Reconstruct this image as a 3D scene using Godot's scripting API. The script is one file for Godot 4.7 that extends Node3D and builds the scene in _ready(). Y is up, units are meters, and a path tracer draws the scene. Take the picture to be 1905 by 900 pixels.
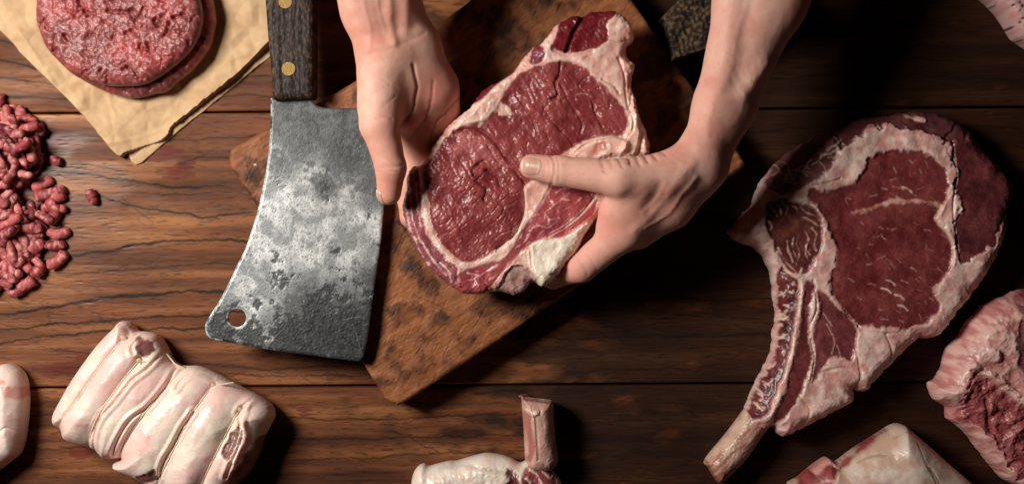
extends Node3D

# Top view of a butcher's table: x right, z down the picture, y up; metres.
const CAM := 1.2            # camera height above the table
const U := 0.0005           # metres per picture pixel on the table
const BOARD := 0.036        # thickness of the chopping board

var mats := {}
var used := {}


func _ready() -> void:
	_camera_and_light()
	_materials()
	_table()
	_board()
	_block()
	_papers()
	_patties()
	_cleaver()
	_roast()
	_pork()
	_chop()
	_tomahawk()
	_right_cut()
	_corner_cut()
	_fat_cut()
	_mince()
	_held_steak()
	_person()


# ---------------------------------------------------------------- camera, light
func _camera_and_light() -> void:
	var cam := Camera3D.new()
	cam.name = "camera"
	add_child(cam)
	cam.position = Vector3(0, CAM, 0)
	cam.rotation_degrees = Vector3(-90, 0, 0)
	cam.fov = rad_to_deg(2.0 * atan(450.0 * U / CAM))
	cam.near = 0.05
	cam.far = 20.0
	cam.current = true
	var env := Environment.new()
	env.background_mode = Environment.BG_COLOR
	env.background_color = Color(0.20, 0.18, 0.17)
	env.background_energy_multiplier = 0.19
	env.tonemap_mode = Environment.TONE_MAPPER_LINEAR
	env.tonemap_exposure = 1.0
	env.sdfgi_enabled = true
	env.ssao_enabled = true
	env.ssil_enabled = true
	var we := WorldEnvironment.new()
	we.name = "environment"
	we.environment = env
	add_child(we)
	# one soft box, above and beyond the upper left corner of the table
	var key := AreaLight3D.new()
	key.name = "softbox"
	add_child(key)
	key.area_size = Vector2(0.34, 0.34)
	key.area_normalize_energy = true
	key.light_color = Color(1.0, 0.975, 0.945)
	key.light_energy = 1.9
	key.shadow_enabled = true
	key.area_range = 6.0
	key.look_at_from_position(Vector3(-0.82, 0.90, -0.32), Vector3(-0.25, 0, 0.0))


# ---------------------------------------------------------------- small helpers
static func S(h: float) -> float:
	return U * (CAM - h) / CAM


static func W(px: float, py: float, h: float) -> Vector3:
	return Vector3((px - 952.5) * S(h), h, (py - 450.0) * S(h))


static func C(r: float, g: float, b: float) -> Color:
	return Color(r / 255.0, g / 255.0, b / 255.0).srgb_to_linear()


static func pts(a: Array) -> PackedVector2Array:
	var o := PackedVector2Array()
	for i in range(0, a.size(), 2):
		o.append(Vector2(a[i], a[i + 1]))
	return o


static func curve(a: Array, closed := true, sub := 4) -> PackedVector2Array:
	var p := pts(a)
	var o := PackedVector2Array()
	var n := p.size()
	var last := n if closed else n - 1
	for i in last:
		var p0: Vector2 = p[(i - 1 + n) % n] if closed or i > 0 else p[0]
		var p1: Vector2 = p[i]
		var p2: Vector2 = p[(i + 1) % n]
		var p3: Vector2 = p[(i + 2) % n] if closed or i + 2 < n else p[n - 1]
		for k in sub:
			o.append(p1.cubic_interpolate(p2, p0, p3, float(k) / sub))
	if not closed:
		o.append(p[n - 1])
	return o


static func noise(sd: int, freq: float, oct := 3, type := FastNoiseLite.TYPE_SIMPLEX_SMOOTH) -> FastNoiseLite:
	var n := FastNoiseLite.new()
	n.seed = sd
	n.noise_type = type
	n.frequency = freq
	n.fractal_type = FastNoiseLite.FRACTAL_FBM if oct > 1 else FastNoiseLite.FRACTAL_NONE
	n.fractal_octaves = oct
	return n


static func cells(sd: int, freq: float, ret := FastNoiseLite.RETURN_DISTANCE2_SUB, jitter := 1.0) -> FastNoiseLite:
	var n := FastNoiseLite.new()
	n.seed = sd
	n.noise_type = FastNoiseLite.TYPE_CELLULAR
	n.frequency = freq
	n.cellular_return_type = ret
	n.cellular_distance_function = FastNoiseLite.DISTANCE_EUCLIDEAN
	n.cellular_jitter = jitter
	n.fractal_type = FastNoiseLite.FRACTAL_NONE
	return n


func tag(o: Node, label: String, category := "", group := "", kind := "") -> void:
	if label:
		o.set_meta("label", label)
	if category:
		o.set_meta("category", category)
	if group:
		o.set_meta("group", group)
	if kind:
		o.set_meta("kind", kind)


func numbered(called: String) -> String:
	var k: int = used.get(called, 0)
	used[called] = k + 1
	return called if k == 0 else "%s_%03d" % [called, k]


func thing(called: String, label: String, category: String, at := Vector3.ZERO, group := "") -> Node3D:
	var o := Node3D.new()
	o.name = numbered(called)
	add_child(o)
	o.position = at
	tag(o, label, category, group)
	return o


func part(called: String, mesh: Mesh, mat: Material, parent: Node) -> MeshInstance3D:
	var o := MeshInstance3D.new()
	o.name = called
	o.mesh = mesh
	o.material_override = mat
	parent.add_child(o, true)
	return o


func single(called: String, mesh: Mesh, mat: Material, label: String, category: String, at := Vector3.ZERO, group := "") -> MeshInstance3D:
	var o := MeshInstance3D.new()
	o.name = numbered(called)
	o.mesh = mesh
	o.material_override = mat
	add_child(o)
	o.position = at
	tag(o, label, category, group)
	return o


static func raw_mesh(v: PackedVector3Array, c: PackedColorArray, ix: PackedInt32Array, uv := PackedVector2Array()) -> ArrayMesh:
	var nn := PackedVector3Array()
	nn.resize(v.size())
	for t in range(0, ix.size(), 3):
		var a := ix[t]
		var b := ix[t + 1]
		var d := ix[t + 2]
		var m := (v[d] - v[a]).cross(v[b] - v[a])
		nn[a] += m
		nn[b] += m
		nn[d] += m
	for i in nn.size():
		nn[i] = nn[i].normalized()
	var arr := []
	arr.resize(Mesh.ARRAY_MAX)
	arr[Mesh.ARRAY_VERTEX] = v
	arr[Mesh.ARRAY_NORMAL] = nn
	if c.size():
		arr[Mesh.ARRAY_COLOR] = c
	if uv.size():
		arr[Mesh.ARRAY_TEX_UV] = uv
	arr[Mesh.ARRAY_INDEX] = ix
	var me := ArrayMesh.new()
	me.add_surface_from_arrays(Mesh.PRIMITIVE_TRIANGLES, arr)
	return me


# ---------------------------------------------------------------- a piece seen from above, as a grid of points
class G:
	var x0: float
	var y0: float
	var st: float
	var nx: int
	var ny: int
	var n: int
	var sd: PackedFloat32Array
	var hg: PackedFloat32Array
	var col: PackedColorArray

	func _init(outline: PackedVector2Array, step: float, reach: float, base: Color) -> void:
		var lo := outline[0]
		var hi := outline[0]
		for p in outline:
			lo = lo.min(p)
			hi = hi.max(p)
		st = step
		x0 = lo.x - 3 * st
		y0 = lo.y - 3 * st
		nx = int((hi.x - lo.x) / st) + 7
		ny = int((hi.y - lo.y) / st) + 7
		n = nx * ny
		sd = poly(outline, reach)
		hg = PackedFloat32Array()
		hg.resize(n)
		col = PackedColorArray()
		col.resize(n)
		col.fill(base)

	func stamp(f: PackedFloat32Array, a: Vector2, b: Vector2, r: float) -> void:
		var i0 := maxi(0, int((minf(a.x, b.x) - r - x0) / st))
		var i1 := mini(nx - 1, int((maxf(a.x, b.x) + r - x0) / st) + 1)
		var j0 := maxi(0, int((minf(a.y, b.y) - r - y0) / st))
		var j1 := mini(ny - 1, int((maxf(a.y, b.y) + r - y0) / st) + 1)
		var ab := b - a
		var l2 := maxf(ab.length_squared(), 1e-9)
		for j in range(j0, j1 + 1):
			var k := j * nx + i0
			var py := y0 + j * st - a.y
			var px := x0 + i0 * st - a.x
			for i in range(i0, i1 + 1):
				var t := clampf((px * ab.x + py * ab.y) / l2, 0.0, 1.0)
				var dx := px - ab.x * t
				var dy := py - ab.y * t
				var d := sqrt(dx * dx + dy * dy)
				if d < f[k]:
					f[k] = d
				k += 1
				px += st

	func line(p: PackedVector2Array, r: float) -> PackedFloat32Array:
		var f := PackedFloat32Array()
		f.resize(n)
		f.fill(r)
		for i in p.size() - 1:
			stamp(f, p[i], p[i + 1], r)
		return f

	# signed: positive inside
	func poly(p: PackedVector2Array, r: float) -> PackedFloat32Array:
		var f := PackedFloat32Array()
		f.resize(n)
		f.fill(r)
		var m := p.size()
		for i in m:
			stamp(f, p[i], p[(i + 1) % m], r)
		for j in ny:
			var y := y0 + j * st + 0.0001
			var xs := []
			for i in m:
				var a := p[i]
				var b := p[(i + 1) % m]
				if (a.y > y) != (b.y > y):
					xs.append(a.x + (y - a.y) / (b.y - a.y) * (b.x - a.x))
			xs.sort()
			var inside := false
			var q := 0
			for i in nx:
				var x := x0 + i * st
				while q < xs.size() and xs[q] < x:
					q += 1
					inside = not inside
				if not inside:
					f[j * nx + i] = -f[j * nx + i]
		return f

	# noise at every point, stretched along a turned axis
	func nz(src: FastNoiseLite, sx := 1.0, sy := 1.0, turn := 0.0) -> PackedFloat32Array:
		var f := PackedFloat32Array()
		f.resize(n)
		var ca := cos(turn)
		var sa := sin(turn)
		for j in ny:
			var y := y0 + j * st
			for i in nx:
				var k := j * nx + i
				if sd[k] > -3.0 * st:
					var x := x0 + i * st
					f[k] = src.get_noise_2d((x * ca + y * sa) * sx, (y * ca - x * sa) * sy)
		return f

	func warp(f: PackedFloat32Array, w: PackedFloat32Array, amp: float) -> PackedFloat32Array:
		var o := f.duplicate()
		for k in n:
			if sd[k] > -3.0 * st:
				o[k] += w[k] * amp
		return o

	# where f > 0, fading over fe: colour between ca and cb by mixer, and a change of height
	func paint(f: PackedFloat32Array, fe: float, ca: Color, cb: Color, mixer: PackedFloat32Array, amount := 1.0, dh := 0.0) -> void:
		for k in n:
			var fk := f[k]
			if fk > -fe and sd[k] > -3.0 * st:
				var m := clampf(fk / fe * 0.5 + 0.5, 0.0, 1.0)
				m = m * m * (3.0 - 2.0 * m)
				hg[k] += dh * m
				m *= amount
				var t := clampf(mixer[k] * 0.75 + 0.5, 0.0, 1.0)
				col[k] = col[k].lerp(ca.lerp(cb, t), m)

	# a line of given half width
	func vein(p: PackedVector2Array, w: float, fe: float, ca: Color, cb: Color, mixer: PackedFloat32Array, wob: PackedFloat32Array, amp: float, amount := 1.0, dh := 0.0) -> void:
		var r := w + fe + amp + 1.0
		var lo := p[0]
		var hi := p[0]
		for q in p:
			lo = lo.min(q)
			hi = hi.max(q)
		var i0 := maxi(0, int((lo.x - r - x0) / st))
		var i1 := mini(nx - 1, int((hi.x + r - x0) / st) + 1)
		var j0 := maxi(0, int((lo.y - r - y0) / st))
		var j1 := mini(ny - 1, int((hi.y + r - y0) / st) + 1)
		var m := p.size() - 1
		for j in range(j0, j1 + 1):
			var y := y0 + j * st
			for i in range(i0, i1 + 1):
				var k := j * nx + i
				if sd[k] < -3.0 * st:
					continue
				var x := x0 + i * st
				var best := r * r
				for q in m:
					var ax := p[q].x
					var ay := p[q].y
					var bx := p[q + 1].x - ax
					var by := p[q + 1].y - ay
					var ux := x - ax
					var uy := y - ay
					var t := clampf((ux * bx + uy * by) / (bx * bx + by * by + 1e-9), 0.0, 1.0)
					ux -= bx * t
					uy -= by * t
					var d := ux * ux + uy * uy
					if d < best:
						best = d
				var f := w - sqrt(best) + wob[k] * amp
				if f > -fe:
					var mm := clampf(f / fe * 0.5 + 0.5, 0.0, 1.0)
					mm = mm * mm * (3.0 - 2.0 * mm)
					hg[k] += dh * mm
					col[k] = col[k].lerp(ca.lerp(cb, clampf(mixer[k] * 0.75 + 0.5, 0.0, 1.0)), mm * amount)

	func relief(f: PackedFloat32Array, amp: float, mask := PackedFloat32Array(), fe := 4.0) -> void:
		if mask.is_empty():
			for k in n:
				hg[k] += f[k] * amp
		else:
			for k in n:
				if mask[k] > -fe:
					hg[k] += f[k] * amp * clampf(mask[k] / fe * 0.5 + 0.5, 0.0, 1.0)

	func tint(f: PackedFloat32Array, to: Color, amount: float, mask := PackedFloat32Array(), fe := 4.0) -> void:
		for k in n:
			if sd[k] > -3.0 * st:
				var m := clampf(f[k], 0.0, 1.0) * amount
				if not mask.is_empty():
					m *= clampf(mask[k] / fe * 0.5 + 0.5, 0.0, 1.0)
				if m > 0.0:
					col[k] = col[k].lerp(to, m)

	func at(px: float, py: float) -> int:
		return clampi(int(round((py - y0) / st)), 0, ny - 1) * nx + clampi(int(round((px - x0) / st)), 0, nx - 1)

	func slope(k: int) -> Vector2:
		var i := k % nx
		var gx := (sd[mini(k + 1, n - 1)] - sd[maxi(k - 1, 0)]) if i > 0 and i < nx - 1 else 0.0
		var gy := sd[mini(k + nx, n - 1)] - sd[maxi(k - nx, 0)]
		return Vector2(gx, gy).normalized()

	# scale: metres per pixel; edge_y: height of the rim; rise/round: quarter-round from the rim; rings: [height, inset px] below the rim
	func mesh(scale: float, edge_y: float, rise: float, rnd: float, rings: Array, power := 2.0) -> ArrayMesh:
		var v := PackedVector3Array()
		var c := PackedColorArray()
		var ix := PackedInt32Array()
		var id := PackedInt32Array()
		id.resize(n)
		id.fill(-1)
		var keep := PackedByteArray()
		keep.resize(n)
		for j in ny - 1:
			for i in nx - 1:
				var k := j * nx + i
				if sd[k] > 0 or sd[k + 1] > 0 or sd[k + nx] > 0 or sd[k + nx + 1] > 0:
					keep[k] = 1
					id[k] = 0
					id[k + 1] = 0
					id[k + nx] = 0
					id[k + nx + 1] = 0
		var inward := {}
		for k in n:
			if id[k] < 0:
				continue
			id[k] = v.size()
			var x := x0 + (k % nx) * st
			var y := y0 + (k / nx) * st
			var s := sd[k]
			if s < st * 0.45:
				var g := slope(k)
				if s < 0.0:
					x -= g.x * s
					y -= g.y * s
					s = 0.0
				inward[k] = g
			var t := clampf(1.0 - s / rnd, 0.0, 1.0)
			var prof := pow(maxf(1.0 - pow(t, power), 0.0), 1.0 / power)
			v.append(Vector3((x - 952.5) * scale, edge_y + rise * prof + hg[k] * minf(1.0, 0.12 + prof), (y - 450.0) * scale))
			c.append(col[k])
		for j in ny - 1:
			for i in nx - 1:
				var k := j * nx + i
				if keep[k]:
					var a := id[k]
					var b := id[k + 1]
					var d := id[k + nx]
					var e := id[k + nx + 1]
					if (i + j) & 1:
						ix.append_array([a, b, e, a, e, d])
					else:
						ix.append_array([a, b, d, b, e, d])
		# skirt
		var low := {}
		for j in range(1, ny - 1):
			for i in range(1, nx - 1):
				var k := j * nx + i
				if not keep[k]:
					continue
				if not keep[k - nx]:
					_skirt(k + 1, k, id, low, v, c, ix, inward, scale, rings)
				if not keep[k + nx]:
					_skirt(k + nx, k + nx + 1, id, low, v, c, ix, inward, scale, rings)
				if not keep[k - 1]:
					_skirt(k, k + nx, id, low, v, c, ix, inward, scale, rings)
				if not keep[k + 1]:
					_skirt(k + nx + 1, k + 1, id, low, v, c, ix, inward, scale, rings)
		# centre everything on the piece's own middle
		return commit_mesh(v, c, ix)

	func _skirt(ka: int, kb: int, id: PackedInt32Array, low: Dictionary, v: PackedVector3Array, c: PackedColorArray, ix: PackedInt32Array, inward: Dictionary, scale: float, rings: Array) -> void:
		for k in [ka, kb]:
			if not low.has(k):
				low[k] = v.size()
				var p: Vector3 = v[id[k]]
				var g: Vector2 = inward.get(k, slope(k))
				for r in rings:
					v.append(Vector3(p.x + g.x * r[1] * scale, r[0], p.z + g.y * r[1] * scale))
					c.append(col[k] if r.size() < 3 else r[2])
		var a: int = id[ka]
		var b: int = id[kb]
		for q in rings.size():
			var d: int = low[ka] + q
			var e: int = low[kb] + q
			ix.append_array([a, b, e, a, e, d])
			a = d
			b = e

	func commit_mesh(v: PackedVector3Array, c: PackedColorArray, ix: PackedInt32Array) -> ArrayMesh:
		var nn := PackedVector3Array()
		nn.resize(v.size())
		for t in range(0, ix.size(), 3):
			var a := ix[t]
			var b := ix[t + 1]
			var d := ix[t + 2]
			var m := (v[d] - v[a]).cross(v[b] - v[a])
			nn[a] += m
			nn[b] += m
			nn[d] += m
		for i in nn.size():
			nn[i] = nn[i].normalized()
		var arr := []
		arr.resize(Mesh.ARRAY_MAX)
		arr[Mesh.ARRAY_VERTEX] = v
		arr[Mesh.ARRAY_NORMAL] = nn
		arr[Mesh.ARRAY_COLOR] = c
		arr[Mesh.ARRAY_INDEX] = ix
		var me := ArrayMesh.new()
		me.add_surface_from_arrays(Mesh.PRIMITIVE_TRIANGLES, arr)
		return me


# a tube through points, with a radius at each
func tube(p: PackedVector3Array, r: PackedFloat32Array, sides := 8, c := Color.WHITE, lump: FastNoiseLite = null, amp := 0.0) -> ArrayMesh:
	var v := PackedVector3Array()
	var cc := PackedColorArray()
	var ix := PackedInt32Array()
	var n := p.size()
	var side := Vector3.UP
	var fleck := noise(257, 0.16, 3)
	for i in n:
		var d := (p[mini(i + 1, n - 1)] - p[maxi(i - 1, 0)]).normalized()
		if i == 0:
			side = d.cross(Vector3.UP if absf(d.y) < 0.9 else Vector3.RIGHT).normalized()
		side = (side - d * side.dot(d)).normalized()
		var up := d.cross(side)
		for s in sides:
			var a := TAU * s / sides
			var dir := side * cos(a) + up * sin(a)
			var rr := r[i]
			var q := p[i] + dir * rr
			var sh := 0.0
			if lump:
				sh = lump.get_noise_3d(q.x * 1000.0, q.y * 1000.0, q.z * 1000.0)
				q += dir * sh * amp
			v.append(q)
			cc.append(c if lump == null else c.lerp(C(216, 150, 142), clampf(fleck.get_noise_3dv(q * 1000.0) * 3.0 - 0.35, 0.0, 0.8)))
	for i in n - 1:
		for s in sides:
			var a := i * sides + s
			var b := i * sides + (s + 1) % sides
			ix.append_array([a, b, a + sides, b, b + sides, a + sides])
	for e in [0, n - 1]:
		var m := v.size()
		v.append(p[e])
		cc.append(c)
		for s in sides:
			var a: int = e * sides + s
			var b: int = e * sides + (s + 1) % sides
			if e == 0:
				ix.append_array([m, b, a])
			else:
				ix.append_array([m, a, b])
	return raw_mesh(v, cc, ix)


# ---------------------------------------------------------------- materials
func noise_tex(src: FastNoiseLite, size := 512, lo := 0.0, hi := 1.0) -> ImageTexture:
	var im := src.get_seamless_image(size, size, false, false, 0.15, true)
	im.convert(Image.FORMAT_RGB8)
	if lo > 0.0 or hi < 1.0:
		var d := im.get_data()
		for i in d.size():
			d[i] = int(255.0 * (lo + (hi - lo) * d[i] / 255.0))
		im = Image.create_from_data(size, size, false, Image.FORMAT_RGB8, d)
	return ImageTexture.create_from_image(im)


func wet(rough: ImageTexture, bump: ImageTexture, relief: float, scale: float, spec: float, sss: float, coat := 0.0) -> StandardMaterial3D:
	var m := StandardMaterial3D.new()
	m.vertex_color_use_as_albedo = true
	m.roughness = 1.0
	m.roughness_texture = rough
	m.metallic_specular = spec
	m.uv1_triplanar = true
	m.uv1_scale = Vector3.ONE * scale
	if bump:
		m.heightmap_enabled = true
		m.heightmap_texture = bump
		m.heightmap_scale = relief
	if sss > 0.0:
		m.subsurf_scatter_enabled = true
		m.subsurf_scatter_strength = sss
	if coat > 0.0:
		m.clearcoat_enabled = true
		m.clearcoat = coat
		m.clearcoat_roughness = 0.18
	return m


func _materials() -> void:
	var r_meat := noise_tex(noise(3, 0.03, 4), 512, 0.22, 0.52)
	var r_dry := noise_tex(noise(4, 0.03, 4), 512, 0.45, 0.8)
	var b_fine := noise_tex(noise(5, 0.06, 4), 512)
	var b_grain := noise_tex(cells(6, 0.05, FastNoiseLite.RETURN_DISTANCE), 512)
	mats.meat = wet(r_meat, b_fine, 0.005, 17.0, 0.5, 0.07)
	mats.fat = wet(noise_tex(noise(13, 0.03, 4), 512, 0.2, 0.5), b_fine, 0.009, 15.0, 0.5, 0.2)
	mats.patty = wet(noise_tex(noise(15, 0.04, 4), 512, 0.24, 0.62), b_fine, 0.016, 20.0, 0.48, 0.07)
	mats.mince = wet(noise_tex(noise(14, 0.05, 4), 512, 0.3, 0.72), b_fine, 0.035, 26.0, 0.42, 0.06)
	mats.skin = wet(r_dry, b_grain, 0.011, 38.0, 0.42, 0.14)
	mats.nail = wet(noise_tex(noise(8, 0.02, 2), 256, 0.22, 0.32), null, 0.0, 20.0, 0.5, 0.05)
	mats.steel = wet(noise_tex(noise(9, 0.05, 4), 512, 0.34, 0.55), b_fine, 0.003, 14.0, 0.6, 0.0)
	mats.steel.metallic = 0.35
	mats.wood_dark = wet(noise_tex(noise(10, 0.05, 4), 512, 0.48, 0.75), b_fine, 0.006, 22.0, 0.4, 0.0)
	mats.paper = wet(noise_tex(noise(11, 0.05, 3), 256, 0.6, 0.8), b_fine, 0.008, 10.0, 0.35, 0.0)
	mats.string = wet(noise_tex(noise(12, 0.05, 3), 256, 0.7, 0.9), b_fine, 0.04, 60.0, 0.3, 0.0)
	var brass := StandardMaterial3D.new()
	brass.albedo_color = Color(0.52, 0.41, 0.20)
	brass.metallic = 0.55
	brass.roughness = 0.42
	brass.uv1_triplanar = true
	brass.uv1_scale = Vector3.ONE * 25.0
	brass.heightmap_enabled = true
	brass.heightmap_texture = b_fine
	brass.heightmap_scale = 0.02
	mats.brass = brass


# ---------------------------------------------------------------- wood for the table
# returns [colour, relief]; px per metre given; cracks: lines in texture pixels
func stretched(sd: int, freq: float, oct: int, w: int, h: int, by: int) -> PackedByteArray:
	var im := noise(sd, freq, oct).get_image(w / by + 2, h, false, false, true)
	im.resize(w, h, Image.INTERPOLATE_CUBIC)
	return im.get_data()


func wood(w: int, h: int, sd: int, cracks: Array, tone: float, patch_seed: int, wet_at: Vector3, spots: Array) -> Array:
	var gd := stretched(sd, 0.055, 3, w, h, 34)
	var fd := stretched(sd + 1, 0.34, 3, w, h, 15)
	var bd := stretched(sd + 2, 0.022, 2, w, h, 6)
	var pd := stretched(sd + 3, 0.30, 2, w, h, 7)
	var sn := stretched(patch_seed, 0.020, 5, w, h, 2)
	var rd := stretched(sd + 4, 0.012, 2, w, h, 9)
	var crack := PackedFloat32Array()
	crack.resize(w * h)
	var wob := noise(sd + 5, 0.02, 3)
	for cr in cracks:
		var p: PackedVector2Array = curve(cr[0], false, 6)
		var wid: float = cr[1]
		var total := p.size() - 1
		for i in total:
			var a := p[i]
			var b := p[i + 1]
			var steps := int(ceil(absf(b.x - a.x) * 1.4)) + 1
			for q in steps:
				var pt := a.lerp(b, float(q) / steps)
				var x := int(pt.x)
				if x < 0 or x >= w:
					continue
				var along := (i + float(q) / steps) / total
				var cy := pt.y + wob.get_noise_2d(pt.x, pt.y) * 3.0 + wob.get_noise_2d(pt.x * 6.0, pt.y) * 1.0
				var ww := wid * (1.05 + 1.0 * wob.get_noise_2d(pt.x * 0.9, pt.y + 500.0)) * minf(1.0, 8.0 * minf(along, 1.0 - along) + 0.25)
				ww = maxf(ww, 0.35)
				for y in range(maxi(0, int(cy - ww * 5.0)), mini(h, int(cy + ww * 5.0) + 2)):
					var dd := absf(y - cy)
					var val: float = clampf(1.25 - dd / ww, 0.0, 1.0) * cr[2] + 0.25 * cr[2] * clampf(1.0 - dd / (ww * 5.0 + 0.5), 0.0, 1.0)
					if val > crack[y * w + x]:
						crack[y * w + x] = minf(val, 1.0)
	var out := PackedByteArray()
	out.resize(w * h * 3)
	var hgt := PackedByteArray()
	hgt.resize(w * h)
	var dark := C(48, 24, 13)
	var mid := C(110, 64, 36)
	var lite := C(162, 106, 64)
	var rust := C(108, 52, 28)
	var ink := C(22, 11, 7)
	var dark_patch := C(30, 15, 10)
	var blood := C(92, 22, 16)
	for k in w * h:
		var g := gd[k] / 255.0
		var f := fd[k] / 255.0
		var b := bd[k] / 255.0
		var p := pd[k] / 255.0
		var s := sn[k] / 255.0
		var r := rd[k] / 255.0
		var val := 0.44 * g + 0.40 * b + 0.16 * f
		val = clampf((val - 0.5) * 1.5 + tone, 0.0, 1.0)
		var c := dark.lerp(mid, clampf(val * 2.0, 0.0, 1.0)) if val < 0.5 else mid.lerp(lite, (val - 0.5) * 2.0)
		c = c.lerp(rust, clampf((r - 0.5) * 2.0, 0.0, 1.0) * 0.45)
		var ring := absf(sin((r * 4.5 + b * 1.5 + g * 0.5) * PI))
		ring = clampf((0.16 - ring) / 0.16, 0.0, 1.0)
		c = c.lerp(dark, ring * 0.35)
		c = c.lerp(dark, clampf((f - 0.60) * 2.4, 0.0, 0.5))
		c = c.lerp(ink, clampf((p - 0.66) * 5.0, 0.0, 0.5) * clampf(0.3 + g, 0.0, 1.0))
		# darker patches, sparse at the left and closing up over the right
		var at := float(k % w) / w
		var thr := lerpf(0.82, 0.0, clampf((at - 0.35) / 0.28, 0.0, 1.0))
		c = c.lerp(dark_patch, clampf((s * 0.75 + g * 0.25 - thr) * 4.0, 0.0, 1.0) * (0.74 + 0.22 * f))
		for sp in spots:
			var dx: float = (k % w) - sp.x
			var dy: float = (k / w) - sp.y
			if absf(dx) < sp.z * 2.0 and absf(dy) < sp.z:
				c = c.lerp(blood, clampf((1.0 - Vector2(dx * 0.55, dy).length() / sp.z + (s - 0.5) * 1.5 + (f - 0.5)) * 3.0, 0.0, 1.0) * 0.6)
		var ck := crack[k]
		c = c.lerp(ink, ck * 0.92).clamp()
		c = c.linear_to_srgb()
		out[k * 3] = int(c.r * 255.0)
		out[k * 3 + 1] = int(c.g * 255.0)
		out[k * 3 + 2] = int(c.b * 255.0)
		hgt[k] = int(255.0 * clampf(0.6 + 0.16 * (f - 0.5) + 0.16 * (g - 0.5) - clampf((p - 0.66) * 1.2, 0.0, 0.25) - 0.06 * ring, 0.0, 1.0))
	# dry wood with wet patches of juice where the mince lies
	var qw := w / 3
	var qh := h / 3
	var ro := PackedByteArray()
	ro.resize(qw * qh)
	for y in qh:
		for x in qw:
			var k := y * 3 * w + x * 3
			var dry := 0.58 + 0.18 * (fd[k] / 255.0 - 0.5) + 0.22 * (sn[k] / 255.0 - 0.5)
			if wet_at.z > 0.0:
				var d := Vector2((x * 3.0 - wet_at.x) / wet_at.z, (y * 3.0 - wet_at.y) / (wet_at.z * 1.5)).length()
				dry = lerpf(dry, 0.24, clampf((1.15 - d + (sn[k] / 255.0 - 0.5) * 1.6 + (gd[k] / 255.0 - 0.5) * 0.8) * 2.5, 0.0, 1.0) * 0.75)
			ro[y * qw + x] = int(255.0 * clampf(dry, 0.1, 0.8))
	return [ImageTexture.create_from_image(Image.create_from_data(w, h, false, Image.FORMAT_RGB8, out)), ImageTexture.create_from_image(Image.create_from_data(w, h, false, Image.FORMAT_L8, hgt)), ImageTexture.create_from_image(Image.create_from_data(qw, qh, false, Image.FORMAT_L8, ro))]


# a plank: chamfered box, texture across its top in metres
func plank(z0: float, z1: float, half: float, thick: float) -> ArrayMesh:
	var v := PackedVector3Array()
	var uv := PackedVector2Array()
	var ix := PackedInt32Array()
	var b := 0.0022
	var prof := [[z0, -thick], [z0, -b * 1.4], [z0 + b * 0.35, -b * 0.4], [z0 + b, 0.0], [z1 - b, 0.0], [z1 - b * 0.35, -b * 0.4], [z1, -b * 1.4], [z1, -thick]]
	var nxs := 2
	for q in prof.size():
		for i in nxs:
			var x := lerpf(-half, half, i / float(nxs - 1))
			v.append(Vector3(x, prof[q][1], prof[q][0]))
			uv.append(Vector2((x + half) / (2 * half), (prof[q][0] - z0) / (z1 - z0)))
	for q in prof.size() - 1:
		for i in nxs - 1:
			var a := q * nxs + i
			ix.append_array([a, a + 1, a + nxs, a + 1, a + nxs + 1, a + nxs])
	return raw_mesh(v, PackedColorArray(), ix, uv)


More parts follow.
